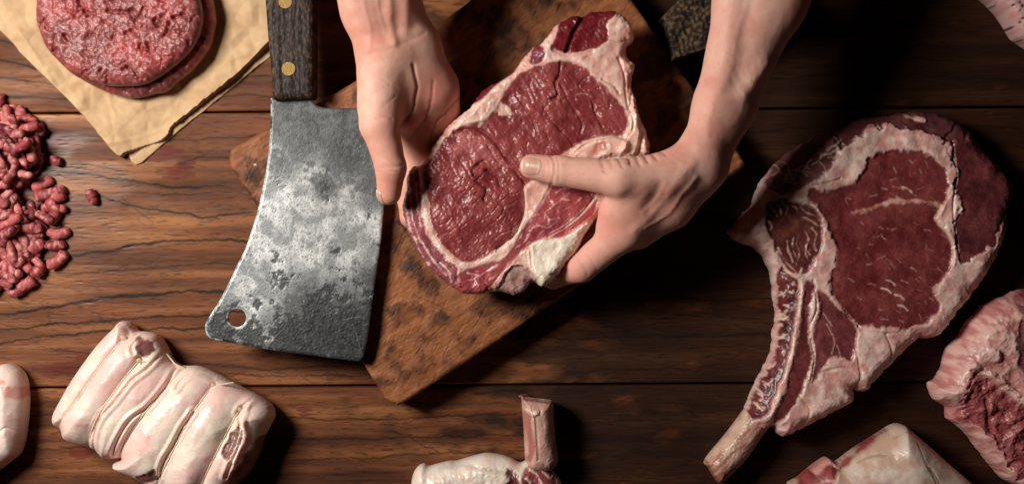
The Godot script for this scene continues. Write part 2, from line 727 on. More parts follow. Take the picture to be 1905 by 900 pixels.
func _table() -> void:
	var root := Node3D.new()
	root.name = "table"
	add_child(root)
	root.rotation.y = deg_to_rad(0.35)
	tag(root, "dark brown wooden table of wide planks under all the meat", "", "", "structure")
	var half := 0.75
	var w := 1700
	var k := 1700.0 / 1.5           # texture pixels per metre
	var seams := [-0.3835, -0.1225, 0.1330, 0.3930]
	# the long dark grain lines, from picture pixels to texture pixels
	var mid := []
	for l in [
		[[80, 311, 151, 314, 222, 327, 279, 336, 329, 341, 420, 341], 1.3, 0.9], [[158, 350, 222, 369, 275, 384, 347, 392, 375, 400, 435, 393, 471, 389], 1.3, 0.8],
		[[60, 478, 123, 471, 215, 456, 275, 447, 329, 439, 382, 439, 457, 444, 560, 450], 1.4, 0.95], [[80, 506, 187, 497, 258, 492, 311, 492, 400, 483, 435, 487, 520, 480], 1.0, 0.6],
		[[-20, 580, 80, 567, 144, 554, 240, 545, 329, 538, 418, 536, 560, 520], 1.6, 1.0], [[-20, 608, 80, 598, 187, 591, 258, 583, 382, 579, 500, 570], 1.2, 0.9],
		[[-20, 634, 80, 618, 258, 607, 382, 604, 520, 600], 1.1, 0.8], [[100, 690, 200, 688, 300, 680, 420, 690, 640, 695, 800, 690], 1.0, 0.6],
		[[360, 668, 480, 680, 640, 676], 1.2, 0.6], [[0, 245, 90, 252, 180, 246, 260, 262], 1.1, 0.8], [[0, 290, 60, 300, 140, 296, 240, 312], 0.9, 0.7],
		[[330, 300, 380, 285, 470, 290], 1.2, 0.6], [[300, 250, 360, 256, 480, 246], 0.9, 0.6], [[1000, 625, 1200, 626, 1450, 622, 1700, 630], 1.1, 0.7],
		[[1020, 560, 1150, 562, 1300, 556, 1905, 565], 1.0, 0.6], [[1350, 250, 1600, 235, 1905, 240], 0.8, 0.6], [[1050, 690, 1300, 684, 1700, 690], 0.8, 0.6],
		[[1450, 650, 1600, 640, 1905, 655], 0.8, 0.5], [[-200, 400, -100, 395, 0, 410, 40, 405], 1.0, 0.7], [[90, 640, 200, 650, 260, 644], 1.3, 0.6]]:
		var q := []
		for i in range(0, l[0].size(), 2):
			q.append((l[0][i] - 952.5) * U * k + half * k)
			q.append(((l[0][i + 1] - 450.0) * U - seams[1]) * k)
		mid.append([q, l[1], l[2]])
	var top := []
	for l in [[[-20, 60, 60, 84, 140, 92], 1.2, 0.9], [[-20, 100, 60, 118, 130, 128, 180, 130], 1.0, 0.9], [[-20, 132, 80, 146, 200, 150], 0.9, 0.7], [[-20, 168, 90, 176, 190, 180], 1.0, 0.7],
		[[380, 150, 450, 140, 640, 130], 0.9, 0.6], [[400, 176, 500, 172, 640, 170], 0.9, 0.6], [[1400, 150, 1600, 140, 1905, 152], 0.8, 0.7], [[1380, 110, 1600, 108, 1800, 116], 0.8, 0.6]]:
		var q := []
		for i in range(0, l[0].size(), 2):
			q.append((l[0][i] - 952.5) * U * k + half * k)
			q.append(((l[0][i + 1] - 450.0) * U - seams[0]) * k)
		top.append([q, l[1], l[2]])
	var low := []
	for l in [[[-20, 770, 120, 765, 260, 772], 0.9, 0.7], [[-20, 820, 90, 826, 200, 820], 0.9, 0.6], [[500, 770, 700, 776, 960, 766], 0.9, 0.7], [[560, 815, 700, 812, 980, 806], 0.9, 0.7],
		[[540, 850, 700, 846, 900, 836], 0.9, 0.6], [[1050, 790, 1200, 780, 1400, 790], 0.8, 0.5], [[880, 728, 930, 726, 980, 729], 1.6, 0.8]]:
		var q := []
		for i in range(0, l[0].size(), 2):
			q.append((l[0][i] - 952.5) * U * k + half * k)
			q.append(((l[0][i + 1] - 450.0) * U - seams[2]) * k)
		low.append([q, l[1], l[2]])
	var lines := [top, mid, low]
	var rng := RandomNumberGenerator.new()
	rng.seed = 12
	for i in 3:
		for q in 70:
			var x := rng.randf_range(60, w - 60)
			var y := rng.randf_range(6, 280)
			var len := rng.randf_range(8, 70)
			var tilt := rng.randf_range(-0.05, 0.05) if q % 4 else rng.randf_range(-0.9, 0.9)
			lines[i].append([[x, y, x + len * 0.5, y + len * 0.5 * tilt + rng.randf_range(-1, 1), x + len, y + len * tilt], rng.randf_range(0.3, 0.7), rng.randf_range(0.25, 0.7)])
	var spots := [[], [], []]
	for b in [[1, 332, 312, 9], [1, 340, 296, 7], [1, 108, 678, 10], [1, 150, 660, 6], [1, 96, 240, 12], [2, 148, 832, 7], [1, 300, 285, 12], [1, 1050, 600, 10], [2, 560, 760, 6]]:
		spots[b[0]].append(Vector3((b[1] - 952.5) * U * k + half * k, ((b[2] - 450.0) * U - seams[b[0]]) * k, b[3]))
	for i in 3:
		var z0: float = seams[i] + 0.0006
		var z1: float = seams[i + 1] - 0.0006
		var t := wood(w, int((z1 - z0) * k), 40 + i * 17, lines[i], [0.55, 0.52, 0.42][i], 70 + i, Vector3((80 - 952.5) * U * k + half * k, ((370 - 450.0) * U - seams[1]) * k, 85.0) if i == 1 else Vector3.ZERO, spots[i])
		var m := StandardMaterial3D.new()
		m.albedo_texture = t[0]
		m.heightmap_enabled = true
		m.heightmap_texture = t[1]
		m.heightmap_scale = 0.07
		m.roughness = 1.0
		m.roughness_texture = t[2]
		m.metallic_specular = 0.30
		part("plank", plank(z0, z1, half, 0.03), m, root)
	var base := BoxMesh.new()
	base.size = Vector3(1.46, 0.01, 0.75)
	var bm := StandardMaterial3D.new()
	bm.albedo_color = Color(0.05, 0.03, 0.02)
	bm.roughness = 0.9
	var o := part("batten", base, bm, root)
	o.position = Vector3(0, -0.034, 0.004)


# ---------------------------------------------------------------- chopping board
func _board() -> void:
	var out := curve([436, 272, 426, 285, 425, 300, 432, 318, 480, 388, 560, 506, 640, 622, 706, 728, 718, 744, 735, 752, 756, 746, 900, 652, 1040, 558, 1200, 443, 1370, 322, 1384, 308, 1382, 292, 1300, 176, 1180, 3, 1090, -128, 1074, -140, 1056, -138, 900, -26, 870, 4, 760, 82, 660, 150, 590, 190, 500, 238], true, 2)
	var g := G.new(out, 1.7, 30.0, C(128, 74, 42))
	var ang := atan2(-445.0, 650.0)
	var grain := g.nz(noise(101, 0.05, 4), 0.16, 1.0, ang)
	var fine := g.nz(noise(102, 0.22, 3), 0.12, 1.0, ang)
	var blot := g.nz(noise(103, 0.012, 5))
	var bw := noise(104, 0.028, 4)
	bw.domain_warp_enabled = true
	bw.domain_warp_amplitude = 30.0
	bw.domain_warp_frequency = 0.02
	var blot2 := g.nz(bw)
	var nick := g.nz(noise(105, 0.14, 4), 0.08, 1.0, ang - 0.5)
	var scuff := g.nz(noise(106, 0.20, 4), 0.18, 1.0, ang + 0.15)
	for k in g.n:
		if g.sd[k] < -6.0:
			continue
		var c := g.col[k]
		c = c.lerp(C(170, 108, 66), clampf(0.5 + grain[k] * 0.8 + scuff[k] * 0.5, 0.0, 1.0) * 0.8)
		c = c.lerp(C(92, 52, 28), clampf(fine[k] * 1.2, 0.0, 1.0) * 0.5)
		c = c.lerp(C(72, 38, 20), clampf((blot[k] + 0.02) * 2.6, 0.0, 1.0) * 0.65)
		c = c.lerp(C(24, 13, 9), clampf((blot2[k] - 0.22 + blot[k] * 0.9 + fine[k] * 0.4 + scuff[k] * 0.3) * 2.0, 0.0, 1.0) * 0.55)
		c = c.lerp(C(30, 16, 11), clampf((nick[k] - 0.30) * 6.0, 0.0, 1.0) * clampf(0.25 + blot[k] * 3.0, 0.0, 1.0) * 0.7)
		g.col[k] = c
		g.hg[k] = 0.00018 * fine[k] + 0.00012 * grain[k] + 0.00008 * scuff[k] - 0.0003 * clampf((nick[k] - 0.28) * 5.0, 0.0, 1.0) + 0.0014 * blot[k]
	# worn dark left corner, dark patches and pale cuts
	var rng := RandomNumberGenerator.new()
	rng.seed = 5
	var zero := PackedFloat32Array()
	zero.resize(g.n)
	for q in 260:
		var a := Vector2(rng.randf_range(480, 1340), rng.randf_range(-60, 720))
		var b := a + Vector2.from_angle(rng.randf_range(-1.5, 0.9)) * rng.randf_range(14, 90)
		g.vein(PackedVector2Array([a, (a + b) * 0.5 + Vector2(rng.randf_range(-3, 3), rng.randf_range(-3, 3)), b]), rng.randf_range(0.2, 0.55), 0.9, C(26, 14, 9), C(70, 40, 24), blot2, fine, 0.4, rng.randf_range(0.3, 0.8), -0.0004)
	for s in [[770, 420, 34], [785, 535, 22], [748, 500, 16], [905, 60, 40], [800, 170, 45], [1190, 140, 60], [1240, 210, 50], [460, 330, 40], [1000, 600, 26]]:
		g.vein(PackedVector2Array([Vector2(s[0], s[1]), Vector2(s[0] + s[2] * 0.8, s[1] - s[2] * 0.4)]), s[2] * 0.5, s[2] * 0.5, C(24, 13, 9), C(50, 28, 16), blot2, blot2, s[2] * 1.1, 0.7)
	for s in [[472, 306, 3], [457, 309, 3]]:
		g.vein(PackedVector2Array([Vector2(s[0], s[1]), Vector2(s[0] + 3, s[1])]), 1.6, 1.0, C(200, 180, 160) if s[0] > 460 else C(14, 8, 6), C(200, 180, 160) if s[0] > 460 else C(14, 8, 6), zero, zero, 0.0)
	var me := g.mesh(S(BOARD), BOARD - 0.004, 0.004, 9.0, [[0.010, -1.0], [0.003, 1.0], [0.0005, 5.0]])
	single("chopping_board", me, mats.wood_dark, "thick worn wooden chopping board with dark knife scars lying askew on the table", "chopping board")


func _block() -> void:
	var out := curve([1229, 34, 1240, 40, 1252, 104, 1262, 108, 1345, 78, 1420, 20, 1400, -60, 1300, -60, 1276, -14], true, 2)
	var g := G.new(out, 2.0, 14.0, C(60, 46, 30))
	var a := g.nz(noise(111, 0.09, 4))
	var b := g.nz(noise(112, 0.03, 4))
	for k in g.n:
		if g.sd[k] < -6.0:
			continue
		g.col[k] = g.col[k].lerp(C(120, 98, 66), clampf(a[k] * 2.2, 0, 1) * 0.6).lerp(C(12, 9, 7), clampf((b[k] + 0.12 - a[k] * 0.5) * 3.0, 0, 1) * 0.85)
		g.hg[k] = a[k] * 0.0015
	var top := BOARD + 0.024
	single("wooden_block", g.mesh(S(top), top - 0.002, 0.002, 5.0, [[BOARD + 0.012, 0.0], [BOARD + 0.0005, 1.0]]), mats.wood_dark, "small dark mottled wooden block lying on the chopping board behind the forearm", "wooden block")


# ---------------------------------------------------------------- paper and patties
func _papers() -> void:
	for s in 2:
		var o: Array = [-60, -6, 0, 57, 60, 121, 103, 163, 150, 212, 216, 288, 232, 286, 268, 272, 300, 262, 314, 250, 318, 238, 345, 216, 380, 188, 430, 150, 470, 112, 497, 84, 545, 30, 500, -60, 380, -200, 150, -260, -60, -160]
		if s == 1:
			o = [0, 0, 100, 118, 180, 205, 226, 270, 249, 307, 290, 276, 350, 226, 410, 178, 470, 128, 512, 92, 560, 30, 500, -80, 300, -200, 0, -100]
		var g := G.new(curve(o, true, 3), 1.9, 60.0, C(200, 168, 130))
		var cr := g.nz(cells(121 + s, 0.012, FastNoiseLite.RETURN_DISTANCE, 1.0))
		var cr2 := g.nz(cells(125 + s, 0.026, FastNoiseLite.RETURN_DISTANCE2_SUB, 1.0))
		var lowf := g.nz(noise(131 + s, 0.007, 2))
		var fib := g.nz(noise(133 + s, 0.05, 4))
		var spot := g.nz(noise(135, 0.012, 4))
		for k in g.n:
			if g.sd[k] < -8.0:
				continue
			var x := g.x0 + (k % g.nx) * g.st
			var y := g.y0 + (k / g.nx) * g.st
			g.col[k] = g.col[k].lerp(C(180, 142, 102), clampf(0.5 + fib[k], 0, 1) * 0.5).lerp(C(160, 120, 84), clampf((spot[k] - 0.1) * 2.5, 0, 1) * 0.35)
			var hh := 0.0026 + 0.0060 * (cr[k] + 0.6) + 0.0020 * lowf[k] + 0.0022 * (cr2[k] + 0.6)
			if s == 0:
				# the lower right edge curls up, and the left edge is folded under
				var e := clampf(1.0 - g.sd[k] / 55.0, 0.0, 1.0)
				var right := clampf((x - 262.0) / 110.0, 0.0, 1.0)
				hh += 0.007 * e * e * right * (0.75 + 0.5 * lowf[k])
				hh += 0.003
				var left := clampf((40.0 - (x - y * 0.78)) / 40.0, 0.0, 1.0)
				hh += 0.003 * left
			else:
				hh *= 0.5
			g.hg[k] = hh
		if s == 0:
			for l in [[[150, 168, 156, 184, 152, 200], 0.0012], [[200, 178, 206, 198, 214, 214], 0.0016], [[262, 196, 272, 214, 268, 234], 0.0014], [[196, 268, 230, 262, 270, 252, 308, 236], 0.0016], [[160, 216, 200, 236, 240, 246], 0.0010], [[300, 230, 318, 206, 330, 190], 0.0012], [[40, 60, 66, 100, 92, 140, 100, 160], 0.0022], [[395, 140, 420, 118, 460, 100], 0.0012], [[430, 30, 440, 70, 470, 96], 0.0012], [[90, 124, 120, 160, 170, 210, 210, 262], 0.0010]]:
				g.vein(curve(l[0], false, 4), 0.4, 9.0, C(196, 154, 106), C(214, 176, 130), fib, fib, 2.0, 0.25, l[1])
		var h := 0.006
		var me := g.mesh(S(h), 0.0006, 0.0, 1.0, [[0.0003, 0.0]] if s == 1 else [])
		var lab := "crumpled brown butcher paper sheet with a curled edge under the patties" if s == 0 else "flat lower sheet of brown paper peeking out beneath the curled sheet"
		single("butcher_paper", me, mats.paper, lab, "paper", Vector3.ZERO, "brown paper sheets")


func _patties() -> void:
	for s in 2:
		var base := 0.0105 if s == 0 else 0.0265
		var top := base + 0.017
		var o: Array
		if s == 1:
			o = [65, 28, 72, 59, 83, 86, 103, 110, 138, 141, 183, 157, 234, 160, 275, 153, 320, 124, 355, 90, 372, 55, 375, 20, 362, -25, 330, -75, 280, -110, 215, -125, 150, -112, 100, -78, 72, -30]
		else:
			o = [95, 40, 105, 90, 140, 140, 190, 168, 220, 178, 250, 182, 285, 174, 306, 170, 330, 150, 358, 127, 388, 88, 396, 60, 400, 35, 392, -10, 370, -60, 320, -105, 260, -125, 190, -118, 130, -80, 100, -20]
		var g := G.new(curve(o, true, 4), 1.4 if s == 1 else 1.8, 40.0, C(150, 74, 74))
		var w := g.nz(noise(140 + s, 0.03, 3))
		var c1 := cells(141 + s, 0.021, FastNoiseLite.RETURN_DISTANCE2_SUB)
		var c2 := cells(143 + s, 0.05, FastNoiseLite.RETURN_DISTANCE2_SUB)
		for q in [c1, c2]:
			q.domain_warp_enabled = true
			q.domain_warp_amplitude = 22.0
			q.domain_warp_frequency = 0.025
		var big := g.nz(c1)
		var mid := g.nz(c2)
		var fine := g.nz(noise(147 + s, 0.10, 4))
		var pit := g.nz(noise(149 + s, 0.02, 3))
		var broad := g.nz(noise(151 + s, 0.008, 3))
		var fl := g.nz(noise(153 + s, 0.07, 3), 0.6, 1.0, 0.7)
		for k in g.n:
			if g.sd[k] < -6.0:
				continue
			var patch := clampf(0.5 + broad[k] * 1.8, 0.0, 1.0)   # paler and redder patches of the mix
			var c := C(124, 62, 60).lerp(C(156, 66, 66), patch)
			c = c.lerp(C(120, 60, 58), clampf(0.2 + w[k] * 1.8, 0, 1) * 0.5)
			c = c.lerp(C(196, 118, 112), clampf(fl[k] * 2.0, 0, 1) * 0.35)
			c = c.lerp(C(214, 152, 144), clampf((fine[k] + fl[k] * 0.5 - 0.34) * 4.0, 0, 1) * 0.4)
			var on := clampf(0.35 + pit[k] * 3.0, 0.0, 1.0)
			var crack := clampf(1.0 - (big[k] + 1.0) * 8.0, 0.0, 1.0) * on
			var crease := clampf(1.0 - (mid[k] + 1.0) * 5.0, 0.0, 1.0) * (0.25 + 0.75 * on)
			g.col[k] = c
			g.hg[k] = -0.0024 * crack - 0.0008 * crease + 0.0010 * (big[k] + 0.6) + 0.0005 * (mid[k] + 0.6) + 0.0010 * w[k] + 0.0006 * fine[k] + 0.0005 * fl[k] + 0.0016 * broad[k]
		for p in [[[205, 22, 224, 25, 250, 22], 2.6], [[292, 40, 297, 47], 5.0], [[276, 84, 281, 95], 3.0], [[125, 68, 129, 75], 3.4], [[160, 22, 168, 31], 3.6], [[150, 2, 156, 12], 4.0], [[325, 36, 336, 32, 346, 30], 1.8], [[306, 70, 314, 60, 318, 44], 1.4], [[232, 130, 240, 126], 2.4], [[236, 64, 248, 58], 1.6], [[190, 130, 186, 138], 1.8], [[100, 95, 108, 92], 1.6]]:
			if s == 1:
				g.vein(curve(p[0], false, 3), p[1], 3.0, C(138, 62, 62), C(150, 70, 70), fine, fine, 4.0, 0.5, -0.0046)
		var lab := "round raw beef patty on top of the pair" if s == 1 else "raw beef patty on the paper, mostly covered by the patty above"
		single("beef_patty", g.mesh(S(base + 0.009), base + 0.006, 0.011, 22.0, [[base + 0.003, 0.5], [base, 5.0], [base - 0.0005, 30.0]]), mats.patty, lab, "patty", Vector3.ZERO, "raw patties on brown paper")


# ---------------------------------------------------------------- cleaver
func _cleaver() -> void:
	var root := thing("cleaver", "large old steel meat cleaver with blotchy blade and dark wooden handle", "cleaver")
	var y := BOARD + 0.0135
	var out := pts([503, 183, 560, 182, 581, 184, 584, 191, 590, 197, 600, 200, 660, 202, 698, 204, 706, 212, 711, 260, 714, 330, 714, 387, 711, 420, 708, 450, 702, 495, 696, 534, 690, 582, 684, 630, 676, 664, 668, 672, 655, 671, 600, 664, 540, 656, 468, 645, 402, 633, 390, 629, 383, 622, 380, 609, 382, 600, 387, 591, 408, 558, 424, 528, 438, 498, 456, 462, 468, 426, 477, 398, 483, 372, 490, 340, 495, 312, 499, 285, 501, 258, 503, 220])
	var g := G.new(out, 1.3, 16.0, C(196, 196, 192))
	var hole := Vector2(440, 591)
	for k in g.n:
		var p := Vector2(g.x0 + (k % g.nx) * g.st, g.y0 + (k / g.nx) * g.st)
		g.sd[k] = minf(g.sd[k], p.distance_to(hole) - 17.0)
	var fine := g.nz(noise(161, 0.22, 4))
	var mid := g.nz(noise(162, 0.055, 5))
	var big := g.nz(noise(163, 0.016, 5))
	var brush := g.nz(noise(164, 0.16, 2), 1.0, 0.06, 0.05)
	var leather := g.nz(cells(165, 0.14, FastNoiseLite.RETURN_DISTANCE2_SUB))
	# dark patina: top, edges and the lower right; each [x, y, radius, weight]
	var blots := [[640, 270, 40, 0.6], [672, 262, 26, 0.8], [605, 350, 16, 0.9], [607, 372, 12, 0.9], [606, 320, 14, 0.8],
		[520, 520, 26, 0.95], [545, 518, 14, 0.8], [514, 483, 15, 1.0], [626, 468, 14, 0.9], [620, 500, 13, 0.7], [640, 520, 14, 0.7], [475, 565, 20, 0.85], [507, 562, 14, 0.7], [440, 570, 26, 0.6], [405, 600, 34, 1.0], [420, 625, 34, 1.1],
		[470, 625, 40, 1.2], [540, 630, 55, 1.35], [600, 620, 60, 1.35], [650, 610, 55, 1.35], [660, 650, 60, 1.4], [690, 560, 36, 0.9], [590, 570, 36, 1.2], [610, 545, 26, 1.0], [665, 520, 20, 0.7], [700, 450, 16, 0.7], [690, 400, 18, 0.6], [560, 660, 60, 1.3], [495, 330, 16, 0.7], [478, 410, 14, 0.5], [640, 560, 22, 0.8]]
	var dark := PackedFloat32Array()
	dark.resize(g.n)
	for b in blots:
		var f := PackedVector2Array([Vector2(b[0], b[1]), Vector2(b[0] + 0.1, b[1])])
		var d := g.line(f, b[2] * 1.9)
		for k in g.n:
			if d[k] < b[2] * 1.9:
				var q: float = d[k] / b[2]
				dark[k] = maxf(dark[k], b[3] * clampf(1.25 - q, 0.0, 1.0))
	var smoke := PackedFloat32Array()
	smoke.resize(g.n)
	for b in [[510, 195, 110, 1.0], [590, 200, 120, 1.1], [680, 210, 120, 1.1], [650, 280, 95, 0.85], [560, 260, 90, 0.65], [700, 340, 70, 0.7], [606, 345, 45, 0.7], [520, 300, 60, 0.5], [590, 600, 120, 0.9], [660, 620, 120, 1.0], [410, 610, 70, 0.8], [690, 520, 60, 0.6]]:
		var d := g.line(PackedVector2Array([Vector2(b[0], b[1]), Vector2(b[0] + 0.1, b[1])]), b[2])
		for k in g.n:
			if d[k] < b[2]:
				smoke[k] = maxf(smoke[k], b[3] * (1.0 - d[k] / b[2]))
	var pale := C(226, 228, 226)
	for k in g.n:
		if g.sd[k] < -5.0:
			continue
		var px := g.x0 + (k % g.nx) * g.st
		var py := g.y0 + (k / g.nx) * g.st
		var c := C(136, 139, 139).lerp(pale, clampf(0.5 + big[k] * 1.6 + mid[k] * 0.9, 0, 1))
		c = c.lerp(C(128, 130, 130), clampf((0.05 + fine[k] * 0.7 + mid[k] * 0.9) * 1.5, 0, 1) * 0.5)
		c = c.lerp(C(150, 152, 152), clampf(brush[k] * 1.2, 0, 1) * 0.4)
		var film := clampf(smoke[k] * 2.1 + mid[k] * 0.7 + big[k] * 0.5, 0.0, 1.0)
		c = c.lerp(C(36, 39, 40).lerp(C(76, 79, 80), clampf(0.5 + mid[k] + fine[k] * 0.6, 0, 1)), film * 0.9)
		var sharp := clampf((py - 380.0) / 120.0, 0.0, 1.0)
		var v := clampf((dark[k] + mid[k] * 0.8 + fine[k] * 0.3 - 0.50) * lerpf(1.3, 3.2, sharp), 0.0, 1.0)
		var ink := C(30, 32, 33).lerp(C(60, 63, 65), clampf(0.5 + mid[k] * 1.4 + fine[k], 0, 1))
		c = c.lerp(ink, v * 0.92)
		c = c.lerp(C(40, 42, 44), clampf((fine[k] - 0.36) * 8.0, 0, 1) * 0.7)
		# bright ground edge along the left side
		if g.sd[k] < 3.4 and px < 505.0 and py < 632.0:
			c = c.lerp(C(226, 226, 222), clampf(0.6 + mid[k] * 2.0, 0, 1) * 0.8)
		g.col[k] = c
		g.hg[k] = -0.00022 * v * (0.5 - leather[k] * 0.8) + 0.00010 * fine[k] - 0.0002 * clampf((fine[k] - 0.3) * 6.0, 0, 1) - (0.0011 * clampf(1.0 - g.sd[k] / 3.6, 0, 1) if px < 505.0 else 0.0)
	var rng := RandomNumberGenerator.new()
	rng.seed = 31
	for q in 60:
		var a := Vector2(rng.randf_range(440, 700), rng.randf_range(220, 620))
		var u := Vector2.from_angle(rng.randf_range(1.2, 1.9) if q % 3 else rng.randf_range(-0.4, 0.6)) * rng.randf_range(12, 60)
		var t := C(222, 224, 222) if q % 2 else C(84, 86, 88)
		g.vein(PackedVector2Array([a, a + u]), 0.1, 0.9, t, t, mid, fine, 0.5, rng.randf_range(0.25, 0.6), -0.0001)
	# the worn maker's stamp: a short row of strokes
	var zero := PackedFloat32Array()
	zero.resize(g.n)
	for q in 5:
		var a := Vector2(512.0 + q * 2.2, 333.0 + q * 5.2)
		g.vein(PackedVector2Array([a, a + Vector2(8.0, -4.0 + (q % 2) * 4.0)]), 0.6, 0.9, C(70, 72, 74), C(70, 72, 74), zero, zero, 0.0, 0.8, -0.0003)
	part("blade", g.mesh(S(y), y, 0.0012, 6.0, [[y - 0.0035, 0.2], [y - 0.0042, 1.2], [y - 0.0042, 7.0]]), mats.steel, root)
	# handle: two dark scales on the tang
	var hy := y + 0.014
	var ho := pts([488, -190, 494, -210, 570, -214, 582, -200, 584, -60, 584, 90, 583, 176, 580, 182, 510, 186, 505, 182, 500, 120, 494, 50, 489, -20, 487, -100])
	var hh := G.new(ho, 1.5, 30.0, C(36, 27, 24))
	var s1 := hh.nz(noise(171, 0.12, 4), 1.0, 0.05, -0.03)
	var s2 := hh.nz(noise(172, 0.05, 4))
	var s3 := hh.nz(noise(173, 0.3, 2), 1.0, 0.2)
	for k in hh.n:
		if hh.sd[k] < -6.0:
			continue
		var c := hh.col[k].lerp(C(66, 46, 36), clampf(s1[k] * 1.8, 0, 1) * 0.75).lerp(C(24, 18, 17), clampf(-s1[k] * 2.0, 0, 1) * 0.8)
		c = c.lerp(C(18, 14, 13), clampf(s2[k] * 2.4, 0, 1) * 0.6)
		c = c.lerp(C(140, 104, 80), clampf((s3[k] - 0.3) * 5.0, 0, 1) * 0.35)
		if hh.sd[k] < 7.0:
			c = c.lerp(C(128, 90, 66), clampf((s3[k] + s2[k]) * 3.0, 0, 1) * 0.5)
		hh.col[k] = c
		hh.hg[k] = 0.0004 * s1[k] + 0.0003 * s3[k] + 0.0006 * s2[k]
	var hd := part("handle", hh.mesh(S(hy), hy - 0.012, 0.012, 17.0, [[y - 0.010, 1.0], [y - 0.013, 8.0], [y - 0.013, 50.0]], 3.2), mats.wood_dark, root)
	for p in [Vector2(536, 128), Vector2(530, 3), Vector2(526, -122)]:
		var c := CylinderMesh.new()
		c.top_radius = 12.6 * S(hy)
		c.bottom_radius = 12.8 * S(hy)
		c.height = 0.004
		c.radial_segments = 32
		var o := part("rivet", c, mats.brass, hd)
		o.position = W(p.x, p.y, hy) + Vector3(0, -0.0014, 0)


